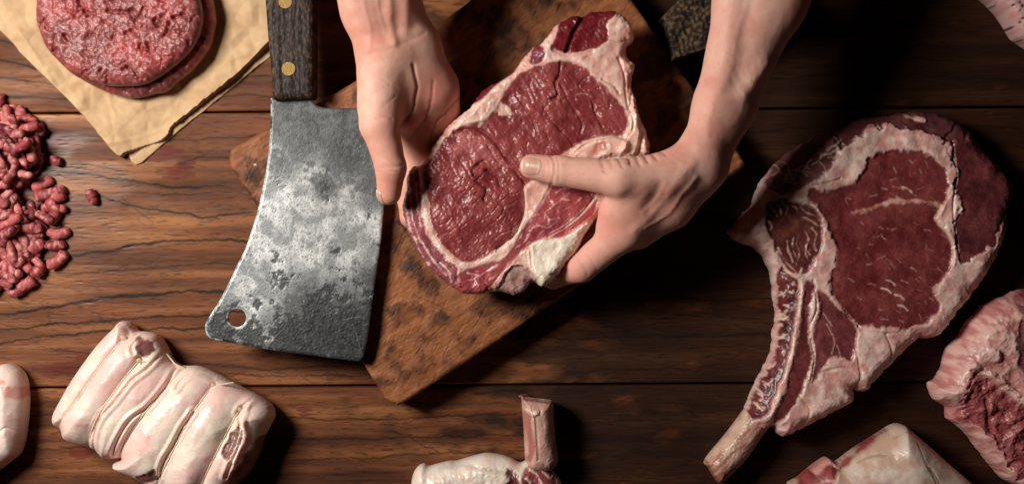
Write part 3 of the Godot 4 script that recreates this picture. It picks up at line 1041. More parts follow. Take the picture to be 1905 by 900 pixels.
# ---------------------------------------------------------------- rolled roast tied with string
func _roast() -> void:
	var root := thing("rolled_roast", "pale rolled pork roast tied with five loops of string", "roast")
	var out := curve([221, 598, 237, 601, 251, 616, 266, 617, 287, 623, 301, 640, 308, 654, 316, 670, 333, 681, 365, 682, 401, 697, 425, 710, 454, 726, 475, 736, 500, 754, 508, 776, 497, 800, 486, 824, 480, 847, 461, 882, 436, 905, 400, 932, 350, 940, 305, 915, 270, 900, 248, 889, 214, 876, 209, 862, 224, 853, 194, 854, 177, 838, 155, 832, 120, 818, 111, 800, 98, 790, 97, 772, 109, 747, 134, 704, 177, 644, 212, 608], true, 3)
	var g := G.new(out, 1.7, 130.0, C(236, 212, 198))
	var strings := [[241, 624, 200, 676, 158, 735, 113, 794], [272, 664, 238, 708, 200, 765, 168, 830], [344, 683, 300, 740, 255, 800, 222, 852], [403, 711, 368, 765, 335, 830, 300, 894], [456, 751, 430, 800, 405, 850, 372, 915]]
	var lowf := g.nz(noise(181, 0.01, 3))
	var mid := g.nz(noise(182, 0.035, 4))
	var fine := g.nz(noise(183, 0.14, 4), 1.0, 0.35, -0.95)
	var axis := Vector2(0.84, 0.54)
	# dome: height follows the distance from the rim across the log
	for k in g.n:
		if g.sd[k] < -6.0:
			continue
		var c := g.col[k]
		c = c.lerp(C(238, 194, 186), clampf(0.35 + lowf[k] * 2.4, 0, 1) * 0.75)
		c = c.lerp(C(228, 214, 194), clampf(-lowf[k] * 2.0 - 0.05 + mid[k] * 0.4, 0, 1) * 0.7)
		c = c.lerp(C(244, 228, 218), clampf(mid[k] * 1.5, 0, 1) * 0.4)
		c = c.lerp(C(222, 170, 160), clampf((mid[k] + lowf[k] - 0.36) * 2.0, 0, 1) * 0.3)
		g.col[k] = c
		g.hg[k] = 0.0020 * lowf[k] + 0.0004 * mid[k] + 0.0004 * fine[k] * clampf(0.3 + mid[k] * 2.5, 0.0, 1.0)
	# string grooves and bulges between
	for s in strings:
		var d := g.line(curve(s, false, 4), 34.0)
		for k in g.n:
			if d[k] < 34.0:
				var q := d[k] / 34.0
				g.hg[k] -= 0.0078 * (1.0 - q) * (1.0 - q)
				if d[k] < 5.0:
					g.hg[k] -= 0.0012 * (1.0 - d[k] / 5.0)
	# overlapping skin folds (a step in height with a rim of fat)
	for f in [[308, 654, 285, 682, 262, 700, 235, 735, 205, 768, 190, 800, 180, 838], [287, 623, 270, 625, 258, 640, 262, 652], [221, 600, 236, 606, 246, 622], [330, 684, 318, 715, 290, 750, 262, 770, 240, 800, 216, 842], [400, 700, 372, 690, 350, 700, 340, 716], [372, 760, 352, 790, 336, 820, 318, 850, 306, 880], [470, 742, 452, 762, 462, 800, 444, 846, 430, 880]]:
		var d := g.line(curve(f, false, 4), 16.0)
		for k in g.n:
			if d[k] < 16.0:
				g.hg[k] += 0.0026 * clampf(1.0 - absf(d[k] - 6.0) / 7.0, 0, 1) - 0.0022 * clampf(1.0 - d[k] / 3.0, 0, 1)
				if d[k] < 9.0:
					g.col[k] = g.col[k].lerp(C(240, 206, 190), 0.4)
	# meat showing where the skin ends
	var zero := PackedFloat32Array()
	zero.resize(g.n)
	for p in [[456, 782, 446, 796, 430, 815, 424, 838, 432, 846, 446, 832, 456, 812, 458, 796], [490, 808, 474, 824, 458, 846, 444, 870, 430, 900, 430, 930, 500, 910, 500, 820], [262, 626, 280, 630, 298, 645, 296, 655, 282, 660, 270, 648], [305, 876, 300, 868, 276, 880, 262, 886, 280, 895, 300, 892]]:
		g.paint(g.warp(g.poly(curve(p, true, 3), 10.0), mid, 9.0), 3.0, C(84, 34, 34), C(132, 64, 58), mid, 0.9, -0.003)
	g.vein(curve([470, 745, 462, 790, 452, 830, 446, 850], false, 4), 4.0, 3.0, C(236, 206, 194), C(244, 222, 208), mid, mid, 2.0, 0.8, 0.002)
	var h := 0.028
	var rim := 0.022
	var rise := 0.040
	var me := g.mesh(S(h), rim, rise, 105.0, [[0.010, 2.0], [0.003, 9.0], [0.0004, 22.0]], 2.3)
	part("meat", me, mats.fat, root)
	# strings follow the surface
	for q in strings.size():
		var p := PackedVector3Array()
		var r := PackedFloat32Array()
		var cv := curve(strings[q], false, 12)
		for i in cv.size():
			var k := g.at(cv[i].x, cv[i].y)
			var t := clampf(1.0 - maxf(g.sd[k], 0.0) / 105.0, 0.0, 1.0)
			var y := rim + rise * pow(maxf(1.0 - pow(t, 2.3), 0.0), 1.0 / 2.3) + g.hg[k] + 0.0012
			if g.sd[k] < 1.0:
				continue
			p.append(Vector3((cv[i].x - 952.5) * S(h), y, (cv[i].y - 450.0) * S(h)))
			r.append(0.00062 + 0.00015 * sin(i * 2.1))
		part("string", tube(p, r, 6, C(222, 204, 184)), mats.string, root)
		if q > 0 or true:
			var kp: Vector3 = p[1] if q != 4 else p[2]
			var kn := part("knot", tube(PackedVector3Array([kp + Vector3(-0.003, 0.001, -0.001), kp + Vector3(0, 0.002, 0), kp + Vector3(0.003, 0.001, 0.002)]), PackedFloat32Array([0.0016, 0.0026, 0.0014]), 7, C(206, 178, 146)), mats.string, root)
			kn.set_meta("label", "small knot of string")
			var ends := [[0.004, 0.012], [0.010, 0.004]]
			if q == 0:
				ends = [[0.007, 0.018], [0.003, 0.010]]
			elif q == 3:
				ends = [[0.018, -0.002], [0.010, 0.004]]
			elif q == 4:
				ends = [[0.018, 0.006], [0.008, 0.010]]
			elif q == 2:
				ends = [[-0.010, -0.006], [-0.016, -0.014]]
			for e in ends:
				part("string_end", tube(PackedVector3Array([kp + Vector3(0, 0.001, 0), kp + Vector3(e[0] * 0.5, 0.0025, e[1] * 0.35), kp + Vector3(e[0], 0.0005, e[1])]), PackedFloat32Array([0.0011, 0.0010, 0.0008]), 6, C(220, 198, 172)), mats.string, root)


func _pork() -> void:
	var out := curve([-70, 690, -20, 682, 4, 677, 16, 678, 33, 690, 42, 708, 46, 738, 45, 772, 39, 820, 31, 846, 15, 860, 0, 872, -40, 896, -80, 880, -95, 780], true, 4)
	var g := G.new(out, 1.7, 40.0, C(238, 216, 204))
	var mid := g.nz(noise(191, 0.03, 4))
	var fine := g.nz(noise(192, 0.1, 3))
	for k in g.n:
		if g.sd[k] > -6.0:
			g.col[k] = g.col[k].lerp(C(226, 178, 164), clampf(mid[k] * 1.8, 0, 1) * 0.6)
			g.hg[k] = 0.0006 * mid[k] + 0.00012 * fine[k]
	for p in [[-30, 700, 6, 700, 24, 704, 22, 716, 0, 724, -30, 730], [-40, 760, 6, 740, 12, 745, 4, 760, -30, 790], [20, 716, 44, 720, 50, 732, 40, 742, 24, 736]]:
		g.paint(g.warp(g.poly(curve(p, true, 3), 8.0), mid, 6.0), 4.0, C(206, 128, 118), C(222, 156, 146), mid, 0.8, -0.001)
	g.vein(curve([-40, 806, 10, 798, 24, 790, 40, 800, 50, 796], false, 4), 1.5, 2.0, C(222, 186, 170), C(222, 186, 170), mid, mid, 1.0, 0.5, -0.0012)
	g.vein(curve([24, 716, 20, 760, 22, 800, 26, 840], false, 4), 1.0, 14.0, C(238, 216, 204), C(246, 230, 220), mid, mid, 2.0, 0.3, 0.003)
	single("pork_piece", g.mesh(S(0.02), 0.018, 0.022, 36.0, [[0.008, 1.0], [0.001, 5.0]]), mats.fat, "small pale fatty pork piece beside the mince and tied roast", "meat")


# ---------------------------------------------------------------- chop with an upright bone
func _chop() -> void:
	var root := thing("bone_in_chop", "bone-in chop with cream fat cap and a bare cut bone", "meat")
	var out := curve([764, 905, 768, 882, 776, 870, 787, 866, 797, 870, 812, 866, 834, 861, 850, 860, 880, 851, 905, 846, 930, 849, 950, 855, 968, 864, 985, 858, 1015, 866, 1034, 884, 1046, 905, 1052, 960, 1020, 1010, 900, 1020, 800, 1000, 766, 950], true, 4)
	var g := G.new(out, 1.6, 40.0, C(238, 222, 208))
	var mid := g.nz(noise(201, 0.03, 4))
	var fine := g.nz(noise(202, 0.11, 3))
	var lump := g.nz(cells(203, 0.02, FastNoiseLite.RETURN_DISTANCE))
	for k in g.n:
		if g.sd[k] > -6.0:
			g.col[k] = g.col[k].lerp(C(230, 202, 180), clampf(mid[k] * 1.6, 0, 1) * 0.6).lerp(C(244, 234, 226), clampf(-mid[k] * 1.6, 0, 1) * 0.6)
			g.hg[k] = 0.0016 * mid[k] + 0.0004 * fine[k] - 0.0028 * (lump[k] + 0.4)
	g.vein(curve([820, 868, 870, 862, 905, 870, 945, 878, 960, 900], false, 4), 3.0, 5.0, C(150, 132, 124), C(210, 190, 176), mid, mid, 3.0, 0.55, -0.002)
	for p in [[942, 866, 956, 872, 964, 890, 968, 960, 944, 960, 938, 905, 946, 890]]:
		g.paint(g.warp(g.poly(curve(p, true, 3), 8.0), mid, 7.0), 3.0, C(84, 22, 26), C(124, 44, 46), mid, 0.95, -0.003)
	g.paint(g.warp(g.poly(curve([978, 868, 1000, 860, 1026, 876, 1040, 900, 1046, 960, 976, 960, 972, 900], true, 3), 8.0), mid, 6.0), 3.0, C(92, 22, 28), C(150, 56, 58), fine, 0.95, -0.001)
	for l in [[984, 868, 1000, 880, 1012, 905], [1000, 862, 1022, 884, 1030, 880], [980, 884, 990, 900, 986, 930]]:
		g.vein(curve(l, false, 4), 2.0, 2.0, C(226, 178, 168), C(238, 206, 196), mid, mid, 2.0, 0.85, 0.0012)
	part("meat", g.mesh(S(0.024), 0.02, 0.02, 30.0, [[0.008, 1.0], [0.001, 5.0]]), mats.fat, root)
	var b := G.new(curve([970, 740, 976, 739, 1000, 742, 1020, 744, 1029, 749, 1031, 780, 1033, 810, 1036, 838, 1039, 858, 1030, 874, 1008, 878, 986, 872, 978, 858, 976, 846, 974, 800], true, 3), 1.3, 34.0, C(204, 160, 144))
	var m2 := b.nz(noise(204, 0.05, 4), 1.0, 0.35)
	var f2 := b.nz(noise(205, 0.14, 3))
	for k in b.n:
		if b.sd[k] > -5.0:
			b.col[k] = b.col[k].lerp(C(168, 122, 108), clampf(m2[k] * 2.0, 0, 1) * 0.7).lerp(C(234, 208, 192), clampf(-m2[k] * 2.0, 0, 1) * 0.5)
			b.hg[k] = 0.0008 * m2[k] + 0.0003 * f2[k]
	b.vein(curve([981, 770, 985, 800, 988, 835, 984, 850], false, 4), 7.0, 4.0, C(140, 62, 54), C(190, 120, 106), m2, m2, 4.0, 0.85, -0.002)
	b.vein(curve([995, 772, 998, 810, 1000, 850], false, 4), 1.6, 2.0, C(84, 50, 44), C(120, 84, 74), m2, m2, 1.5, 0.8, -0.0018)
	b.vein(curve([974, 742, 1000, 745, 1026, 749], false, 4), 1.8, 1.6, C(80, 44, 38), C(130, 84, 70), m2, f2, 1.0, 0.8)
	b.vein(curve([980, 760, 990, 766, 998, 764], false, 3), 4.0, 3.0, C(232, 196, 180), C(240, 214, 200), m2, f2, 3.0, 0.85, 0.002)
	part("bone", b.mesh(S(0.03), 0.024, 0.021, 28.0, [[0.012, 3.0], [0.004, 10.0]]), mats.fat, root)


# ---------------------------------------------------------------- tomahawk steak
func _tomahawk() -> void:
	var root := thing("tomahawk_steak", "large tomahawk rib steak with long bare rib bone lying on the dark table", "steak")
	var out := curve([1438, 794, 1446, 807, 1463, 813, 1501, 794, 1543, 773, 1585, 750, 1592, 732, 1589, 724, 1611, 729, 1636, 701, 1670, 668, 1704, 634, 1713, 630, 1737, 629, 1759, 613, 1780, 583, 1805, 554, 1826, 524, 1846, 494, 1862, 462, 1872, 430, 1875, 404, 1888, 359, 1883, 338, 1854, 301, 1829, 276, 1813, 252, 1788, 229, 1751, 213, 1702, 206, 1652, 215, 1603, 221, 1562, 237, 1521, 254, 1484, 274, 1451, 299, 1426, 326, 1410, 354, 1402, 379, 1380, 402, 1362, 424, 1357, 434, 1370, 447, 1402, 461, 1422, 478, 1437, 511, 1443, 556, 1447, 594, 1442, 617, 1440, 647, 1429, 676, 1412, 710, 1400, 738, 1388, 768, 1398, 790, 1420, 800], true, 3)
	var g := G.new(out, 1.5, 34.0, C(224, 184, 160))
	var low := g.nz(noise(211, 0.012, 3))
	var mid := g.nz(noise(212, 0.04, 4))
	var fine := g.nz(noise(213, 0.13, 3))
	var fib := g.nz(noise(214, 0.07, 3), 0.35, 1.0, 0.5)
	var mar := g.nz(noise(215, 0.05, 3), 0.5, 1.0, 0.9)
	var lc := cells(216, 0.026, FastNoiseLite.RETURN_DISTANCE)
	lc.domain_warp_enabled = true
	lc.domain_warp_amplitude = 24.0
	lc.domain_warp_frequency = 0.02
	var lump := g.nz(lc)
	for k in g.n:
		g.sd[k] += mid[k] * 2.6
	var skin := C(244, 208, 196)
	var pink := C(224, 164, 154)
	for k in g.n:
		if g.sd[k] > -6.0:
			g.col[k] = pink.lerp(skin, clampf(0.55 + mid[k] * 1.6 + low[k], 0, 1))
			g.hg[k] = 0.0018 * low[k] + 0.0003 * mid[k] + 0.0001 * fine[k] - 0.0022 * (lump[k] + 0.5)
	# muscles: [outline, dark, light, sink, warp]
	var eye := [1603, 305, 1624, 287, 1661, 282, 1702, 285, 1735, 301, 1751, 322, 1753, 354, 1747, 380, 1733, 405, 1751, 433, 1764, 465, 1757, 502, 1737, 525, 1730, 540, 1739, 568, 1721, 592, 1687, 607, 1636, 607, 1588, 600, 1562, 573, 1543, 547, 1536, 522, 1550, 488, 1546, 453, 1533, 420, 1517, 390, 1497, 368, 1504, 353, 1533, 357, 1570, 347, 1592, 332]
	var cap := [1751, 262, 1764, 240, 1780, 226, 1800, 236, 1830, 274, 1858, 302, 1888, 340, 1892, 362, 1872, 398, 1850, 437, 1825, 470, 1800, 480, 1776, 484, 1772, 453, 1763, 420, 1776, 387, 1768, 354, 1770, 326, 1763, 293]
	var rim := [1562, 236, 1603, 215, 1652, 208, 1702, 198, 1751, 206, 1792, 226, 1800, 250, 1770, 268, 1751, 266, 1722, 254, 1669, 240, 1628, 236, 1595, 252, 1560, 276, 1550, 262]
	var marbled := [1562, 232, 1521, 248, 1484, 268, 1446, 298, 1428, 330, 1424, 352, 1451, 361, 1484, 354, 1513, 334, 1532, 318, 1546, 301, 1556, 276]
	var chine := [1426, 377, 1450, 372, 1476, 379, 1517, 396, 1524, 437, 1514, 478, 1500, 500, 1484, 509, 1460, 506, 1447, 494, 1435, 457, 1424, 436, 1420, 404]
	var ribs := [1446, 500, 1470, 512, 1482, 533, 1476, 570, 1471, 604, 1462, 659, 1436, 731, 1418, 773, 1392, 776, 1388, 770, 1402, 738, 1415, 710, 1432, 676, 1443, 647, 1446, 617, 1450, 594, 1446, 556]
	var strip := [1490, 524, 1508, 530, 1500, 570, 1497, 604, 1504, 655, 1493, 701, 1467, 756, 1440, 784, 1432, 772, 1455, 723, 1471, 655, 1486, 590]
	var inner := [1514, 537, 1543, 562, 1585, 604, 1583, 638, 1577, 668, 1560, 662, 1539, 663, 1520, 686, 1504, 708, 1509, 659, 1507, 613, 1518, 575]
	var ms := [[eye, C(108, 40, 43), C(142, 68, 66), -0.0012, 7.0], [cap, C(82, 34, 38), C(126, 62, 64), -0.001, 14.0], [rim, C(80, 38, 42), C(118, 64, 66), -0.003, 12.0], [marbled, C(112, 58, 62), C(158, 102, 100), -0.001, 6.0],
		[chine, C(84, 36, 36), C(120, 62, 58), -0.002, 6.0], [ribs, C(78, 28, 32), C(124, 58, 56), -0.002, 5.0], [strip, C(88, 34, 38), C(128, 58, 58), -0.001, 4.0], [inner, C(106, 46, 50), C(146, 78, 78), -0.001, 5.0]]
	var tone := PackedFloat32Array()
	tone.resize(g.n)
	for k in g.n:
		tone[k] = low[k] * 1.0 + fib[k] * 0.4 + mid[k] * 0.3
	for m in ms:
		var f := g.warp(g.warp(g.poly(curve(m[0], true, 4), 16.0), mid, m[4]), fine, 1.5)
		g.paint(f, 3.0, m[1], m[2], tone, 1.0, m[3])
		g.relief(fine, 0.00014, f, 6.0)
		g.relief(lump, 0.0021, f, 5.0)
	for k in g.n:
		if absf(mar[k]) < 0.035 and low[k] + mid[k] > 0.1 and g.sd[k] > 8.0:
			g.col[k] = g.col[k].lerp(C(206, 140, 126), (1.0 - absf(mar[k]) / 0.035) * 0.3)
	# seam of fat through the eye, gaps between muscles
	var white := C(234, 188, 172)
	var white2 := C(244, 212, 196)
	g.vein(curve([1580, 396, 1605, 390, 1628, 382, 1655, 376, 1681, 375, 1718, 377, 1747, 385], false, 4), 3.6, 3.0, C(206, 120, 104), white, mid, mid, 5.0, 0.9, 0.0005)
	g.vein(curve([1747, 385, 1735, 410, 1755, 432, 1766, 462, 1762, 490], false, 4), 4.0, 3.0, white, white2, mid, mid, 3.0, 0.8, 0.0008)
	for l in [[1763, 270, 1766, 300, 1770, 330, 1764, 360, 1762, 400, 1768, 440, 1774, 480], [1505, 345, 1530, 342, 1556, 334], [1505, 520, 1512, 570, 1500, 610, 1508, 660, 1500, 705], [1588, 604, 1583, 640, 1592, 690, 1590, 724], [1560, 571, 1590, 606]]:
		g.vein(curve(l, false, 4), 1.0, 2.6, C(128, 66, 60), C(150, 86, 78), mid, mid, 3.0, 0.5, -0.002)
	# branching fat in the marbled part, the chine and the ribs
	var rng := RandomNumberGenerator.new()
	rng.seed = 21
	for q in 26:
		var t := rng.randf()
		var a := Vector2(1436, 345).lerp(Vector2(1550, 262), t) + Vector2(rng.randf_range(-14, 16), rng.randf_range(-18, 24))
		var p := PackedVector2Array([a])
		var dir := rng.randf_range(-1.4, 0.6)
		for s in 4:
			dir += rng.randf_range(-0.9, 0.9)
			a += Vector2.from_angle(dir) * rng.randf_range(5, 10)
			p.append(a)
		g.vein(p, rng.randf_range(0.6, 1.6), 1.4, white, white2, mid, fine, 0.8, 0.85, 0.0004)
	for l in [[215, 470, 236, 500, 250, 522], [240, 458, 262, 488, 264, 514], [270, 460, 292, 480, 286, 506], [300, 468, 330, 480, 336, 512], [350, 478, 372, 500, 418, 518, 436, 540], [362, 522, 400, 540, 430, 562], [345, 600, 330, 640, 345, 680, 332, 730], [366, 580, 386, 620, 374, 660, 392, 690], [400, 570, 420, 602, 410, 640, 420, 672], [320, 612, 314, 652, 332, 704], [290, 630, 296, 670, 318, 720], [378, 640, 372, 680, 384, 712], [206, 540, 222, 560, 214, 580], [250, 660, 288, 728, 352, 782]]:
		var c := []
		for q in range(0, l.size(), 2):
			c.append(1340.0 + l[q] / 2.432)
			c.append(190.0 + l[q + 1] / 2.432)
		g.vein(curve(c, false, 4), rng.randf_range(0.7, 1.6), 1.6, C(190, 130, 112), white, mid, mid, 2.4, 0.7, 0.0008)
	g.vein(curve([1446, 412, 1460, 404, 1474, 412, 1470, 426, 1456, 432], false, 4), 6.0, 6.0, C(126, 66, 52), C(156, 96, 74), mid, mid, 7.0, 0.7, 0.0)
	g.vein(curve([1440, 470, 1456, 500, 1476, 515, 1486, 500], false, 4), 2.2, 2.0, white, white2, mid, fine, 1.0, 0.85, 0.0006)
	for q in 30:
		var t := rng.randf()
		var c := Vector2(1464, 520).lerp(Vector2(1408, 764), t) + Vector2(rng.randf_range(-10, 12), 0)
		var d := Vector2(rng.randf_range(-7, 7), rng.randf_range(-6, 6))
		g.vein(PackedVector2Array([c - d, c + Vector2(2, 1), c + d]), rng.randf_range(0.8, 2.0), 1.8, white, white2, mid, fine, 1.2, 0.75, 0.0006)
	for l in [[1484, 520, 1482, 570, 1474, 620, 1462, 680, 1440, 740, 1424, 780], [1516, 540, 1508, 580, 1500, 620, 1506, 650]]:
		g.vein(curve(l, false, 4), 2.2, 3.0, white, white2, mid, mid, 5.0, 0.85, 0.0003)
	for l in [[1530, 600, 1545, 630, 1540, 655], [1550, 640, 1556, 660, 1548, 668], [1524, 580, 1540, 604]]:
		g.vein(curve(l, false, 4), 0.8, 1.4, white, white2, mid, fine, 1.0, 0.7)
	# flecks in the eye
	for q in 64:
		var a := Vector2(rng.randf_range(1560, 1745), rng.randf_range(300, 595))
		var dir := rng.randf_range(-0.2, 1.2)
		var p := PackedVector2Array([a])
		for s in 2:
			dir += rng.randf_range(-0.6, 0.6)
			a += Vector2.from_angle(dir) * rng.randf_range(2, 8)
			p.append(a)
		g.vein(p, rng.randf_range(0.3, 1.2), 1.3, C(196, 126, 108), white2, mid, fine, 0.6, 0.45)
	for a in [Vector2(1640, 520), Vector2(1655, 546), Vector2(1662, 566), Vector2(1632, 535), Vector2(1670, 350)]:
		g.vein(PackedVector2Array([a, a + Vector2(10, 2), a + Vector2(17, 9)]), 1.6, 1.5, white, white2, mid, fine, 1.4, 0.85)
	g.vein(curve([1684, 216, 1700, 222, 1712, 226], false, 4), 4.0, 2.5, C(196, 150, 136), white, mid, mid, 4.0, 0.9, 0.002)
	# lobes of the fat at the foot
	for l in [[1592, 612, 1640, 618, 1690, 612], [1520, 690, 1560, 680, 1580, 690], [1480, 730, 1500, 760, 1490, 790], [1640, 620, 1650, 660, 1620, 690]]:
		g.vein(curve(l, false, 4), 1.0, 4.0, C(222, 170, 146), C(232, 186, 160), mid, mid, 3.0, 0.5, -0.0016)
	part("meat", g.mesh(S(0.024), 0.016, 0.026, 33.0, [[0.010, 0.5], [0.003, 3.0], [0.0005, 8.0]]), mats.meat, root)
	# bare rib bone
	var bo := G.new(curve([1313, 856, 1318, 870, 1326, 884, 1336, 898, 1343, 897, 1352, 892, 1391, 853, 1417, 815, 1440, 786, 1452, 766, 1448, 742, 1424, 736, 1404, 742, 1391, 756, 1353, 807], true, 3), 1.3, 30.0, C(208, 168, 146))
	var bm := bo.nz(noise(217, 0.06, 4), 0.3, 1.0, -0.87)
	var bf := bo.nz(noise(218, 0.14, 3))
	for k in bo.n:
		if bo.sd[k] > -5.0:
			bo.col[k] = bo.col[k].lerp(C(160, 92, 78), clampf(bm[k] * 2.2, 0, 1) * 0.75).lerp(C(228, 198, 176), clampf(-bm[k] * 2.0, 0, 1) * 0.6)
			bo.hg[k] = 0.0010 * bm[k] + 0.0003 * bf[k]
	bo.vein(curve([1338, 892, 1380, 846, 1412, 804, 1440, 774], false, 4), 7.0, 6.0, C(124, 56, 48), C(160, 92, 78), bm, bm, 5.0, 0.8, -0.001)
	bo.vein(curve([1396, 756, 1384, 800, 1360, 834, 1340, 862], false, 4), 3.0, 3.0, C(130, 56, 52), C(170, 100, 88), bm, bf, 4.0, 0.6)
	bo.vein(curve([1314, 858, 1322, 876, 1336, 896], false, 4), 3.0, 2.0, C(176, 116, 96), C(150, 80, 68), bm, bf, 2.0, 0.9)
	part("rib_bone", bo.mesh(S(0.018), 0.014, 0.018, 22.0, [[0.006, 2.0], [0.0005, 8.0]]), mats.meat, root)


# ---------------------------------------------------------------- cuts at the right and lower edge
func _right_cut() -> void:
	var root := thing("ragged_beef_cut", "ragged pink beef cut with torn red flesh under a flap of fat", "meat")
	var out := curve([1905, 540, 1880, 551, 1843, 567, 1810, 600, 1792, 629, 1770, 653, 1763, 682, 1750, 706, 1736, 717, 1745, 744, 1769, 760, 1771, 781, 1798, 801, 1831, 842, 1868, 888, 1893, 905, 1960, 950, 2060, 960, 2110, 800, 2060, 600, 1980, 540], true, 3)
	var g := G.new(out, 1.7, 52.0, C(222, 160, 152))
	var low := g.nz(noise(221, 0.012, 3))
	var mid := g.nz(noise(222, 0.04, 4))
	var fine := g.nz(noise(223, 0.12, 3))
	var rg := cells(224, 0.026, FastNoiseLite.RETURN_DISTANCE2_SUB)
	rg.domain_warp_enabled = true
	rg.domain_warp_amplitude = 34.0
	rg.domain_warp_frequency = 0.02
	var rag := g.nz(rg, 1.3, 0.8, 0.9)
	var lob := g.nz(cells(225, 0.03, FastNoiseLite.RETURN_DISTANCE))
	for k in g.n:
		if g.sd[k] > -6.0:
			g.col[k] = C(206, 136, 130).lerp(C(236, 188, 178), clampf(0.5 + mid[k] * 1.8 + low[k], 0, 1))
			g.hg[k] = 0.003 * low[k] + 0.0016 * mid[k] + 0.0003 * fine[k] - 0.0012 * (lob[k] + 0.5)
			g.sd[k] += mid[k] * 1.5
	var torn := g.warp(g.poly(curve([1800, 690, 1812, 680, 1836, 705, 1858, 716, 1905, 752, 1960, 790, 2000, 860, 1900, 890, 1868, 856, 1840, 816, 1822, 790, 1800, 788, 1776, 778, 1782, 750, 1790, 720], true, 3), 20.0), mid, 14.0)
	g.paint(torn, 5.0, C(112, 26, 36), C(176, 72, 78), mid, 0.85, -0.003)
	g.relief(rag, 0.0045, torn, 8.0)
	var shred := PackedFloat32Array()
	shred.resize(g.n)
	for k in g.n:
		shred[k] = clampf((rag[k] + 0.62 + mid[k] * 0.5) * 2.5, 0, 1)
	g.tint(shred, C(216, 136, 132), 0.6, torn, 6.0)
	g.paint(g.warp(g.poly(curve([1885, 600, 1905, 596, 1990, 600, 1990, 760, 1920, 740, 1890, 690, 1878, 650], true, 3), 12.0), mid, 8.0), 4.0, C(110, 52, 54), C(138, 74, 72), mid, 0.9, -0.002)
	g.paint(g.warp(g.poly(curve([1886, 548, 1920, 540, 1960, 580, 1900, 586, 1884, 570], true, 3), 12.0), mid, 8.0), 4.0, C(96, 40, 46), C(138, 74, 76), mid, 0.9, -0.002)
	g.vein(curve([1800, 676, 1822, 690, 1845, 704, 1880, 734, 1930, 768], false, 4), 6.0, 4.0, C(226, 168, 158), C(240, 200, 188), mid, mid, 4.0, 0.9, 0.004)
	g.vein(curve([1806, 650, 1824, 648, 1836, 662], false, 4), 9.0, 5.0, C(236, 188, 178), C(244, 208, 198), mid, mid, 4.0, 0.8, 0.002)
	g.vein(curve([1824, 742, 1828, 770, 1836, 800], false, 4), 2.0, 4.0, C(90, 20, 26), C(120, 36, 42), mid, mid, 3.0, 0.8, -0.005)
	part("meat", g.mesh(S(0.026), 0.014, 0.034, 48.0, [[0.010, 0.0], [0.002, 4.0]]), mats.meat, root)


func _corner_cut() -> void:
	var out := curve([1838, -20, 1850, 3, 1866, 20, 1880, 40, 1892, 60, 1906, 74, 1960, 100, 2020, 60, 2010, -60, 1900, -90], true, 3)
	var g := G.new(out, 1.7, 24.0, C(214, 170, 166))
	var mid := g.nz(noise(231, 0.05, 4))
	var dots := g.nz(cells(232, 0.07, FastNoiseLite.RETURN_DISTANCE))
	for k in g.n:
		if g.sd[k] > -6.0:
			var d := clampf((-0.80 - dots[k] + mid[k] * 0.3) * 8.0, 0, 1)
			g.col[k] = g.col[k].lerp(C(196, 120, 110), clampf(mid[k] * 2.0, 0, 1) * 0.6).lerp(C(52, 26, 24), d * 0.85)
			g.hg[k] = 0.0008 * mid[k] - 0.001 * d
	single("speckled_meat_cut", g.mesh(S(0.026), 0.022, 0.018, 20.0, [[0.01, 0.0], [0.001, 3.0]]), mats.meat, "pale pink meat cut with dark specks lying apart beyond the tomahawk steak", "meat")


func _fat_cut() -> void:
	var root := thing("fat_capped_cut", "meat cut with smooth tan fat cap rising to a blunt peak", "meat")
	var out := curve([1470, 915, 1490, 893, 1512, 874, 1536, 857, 1545, 854, 1562, 862, 1582, 848, 1605, 832, 1640, 810, 1668, 793, 1682, 791, 1692, 797, 1722, 822, 1760, 856, 1806, 896, 1860, 950, 1840, 1010, 1700, 1040, 1520, 1010], true, 3)
	var g := G.new(out, 1.6, 60.0, C(226, 190, 150))
	var low := g.nz(noise(241, 0.012, 3))
	var mid := g.nz(noise(242, 0.03, 4))
	var fine := g.nz(noise(243, 0.1, 3), 0.5, 1.0, 0.9)
	for k in g.n:
		if g.sd[k] > -6.0:
			var x := g.x0 + (k % g.nx) * g.st
			var y := g.y0 + (k / g.nx) * g.st
			g.col[k] = C(208, 172, 150).lerp(C(228, 206, 190), clampf(0.5 + low[k] * 1.8 + mid[k], 0, 1))
			var ridge := absf((x - 1684.0) - (y - 795.0) * 0.12)
			g.hg[k] = 0.0016 * low[k] + 0.0004 * mid[k] + 0.00012 * fine[k] + 0.005 * exp(-ridge * ridge / 1800.0)
	var red := g.warp(g.poly(curve([1460, 925, 1490, 890, 1512, 870, 1540, 852, 1560, 866, 1600, 832, 1648, 800, 1646, 806, 1602, 838, 1562, 872, 1535, 896, 1516, 930], true, 3), 10.0), mid, 5.0)
	g.paint(red, 2.5, C(110, 30, 36), C(166, 70, 72), mid, 0.95, -0.006)
	g.vein(curve([1516, 876, 1540, 858, 1556, 866], false, 3), 5.0, 3.0, C(226, 160, 152), C(232, 178, 166), mid, mid, 3.0, 0.85, 0.002)
	g.vein(curve([1500, 912, 1524, 892, 1545, 888], false, 3), 1.4, 1.6, C(220, 160, 150), C(220, 160, 150), mid, mid, 2.0, 0.7)
	for l in [[1698, 820, 1706, 850, 1722, 880, 1728, 905], [1590, 856, 1612, 845, 1640, 840], [1716, 862, 1732, 890, 1736, 910], [1656, 812, 1676, 800, 1692, 802]]:
		g.vein(curve(l, false, 4), 1.2, 2.0, C(120, 92, 66), C(160, 124, 92), mid, mid, 3.0, 0.6, -0.0008)
	part("meat", g.mesh(S(0.026), 0.022, 0.03, 70.0, [[0.010, 0.5], [0.002, 4.0]]), mats.fat, root)


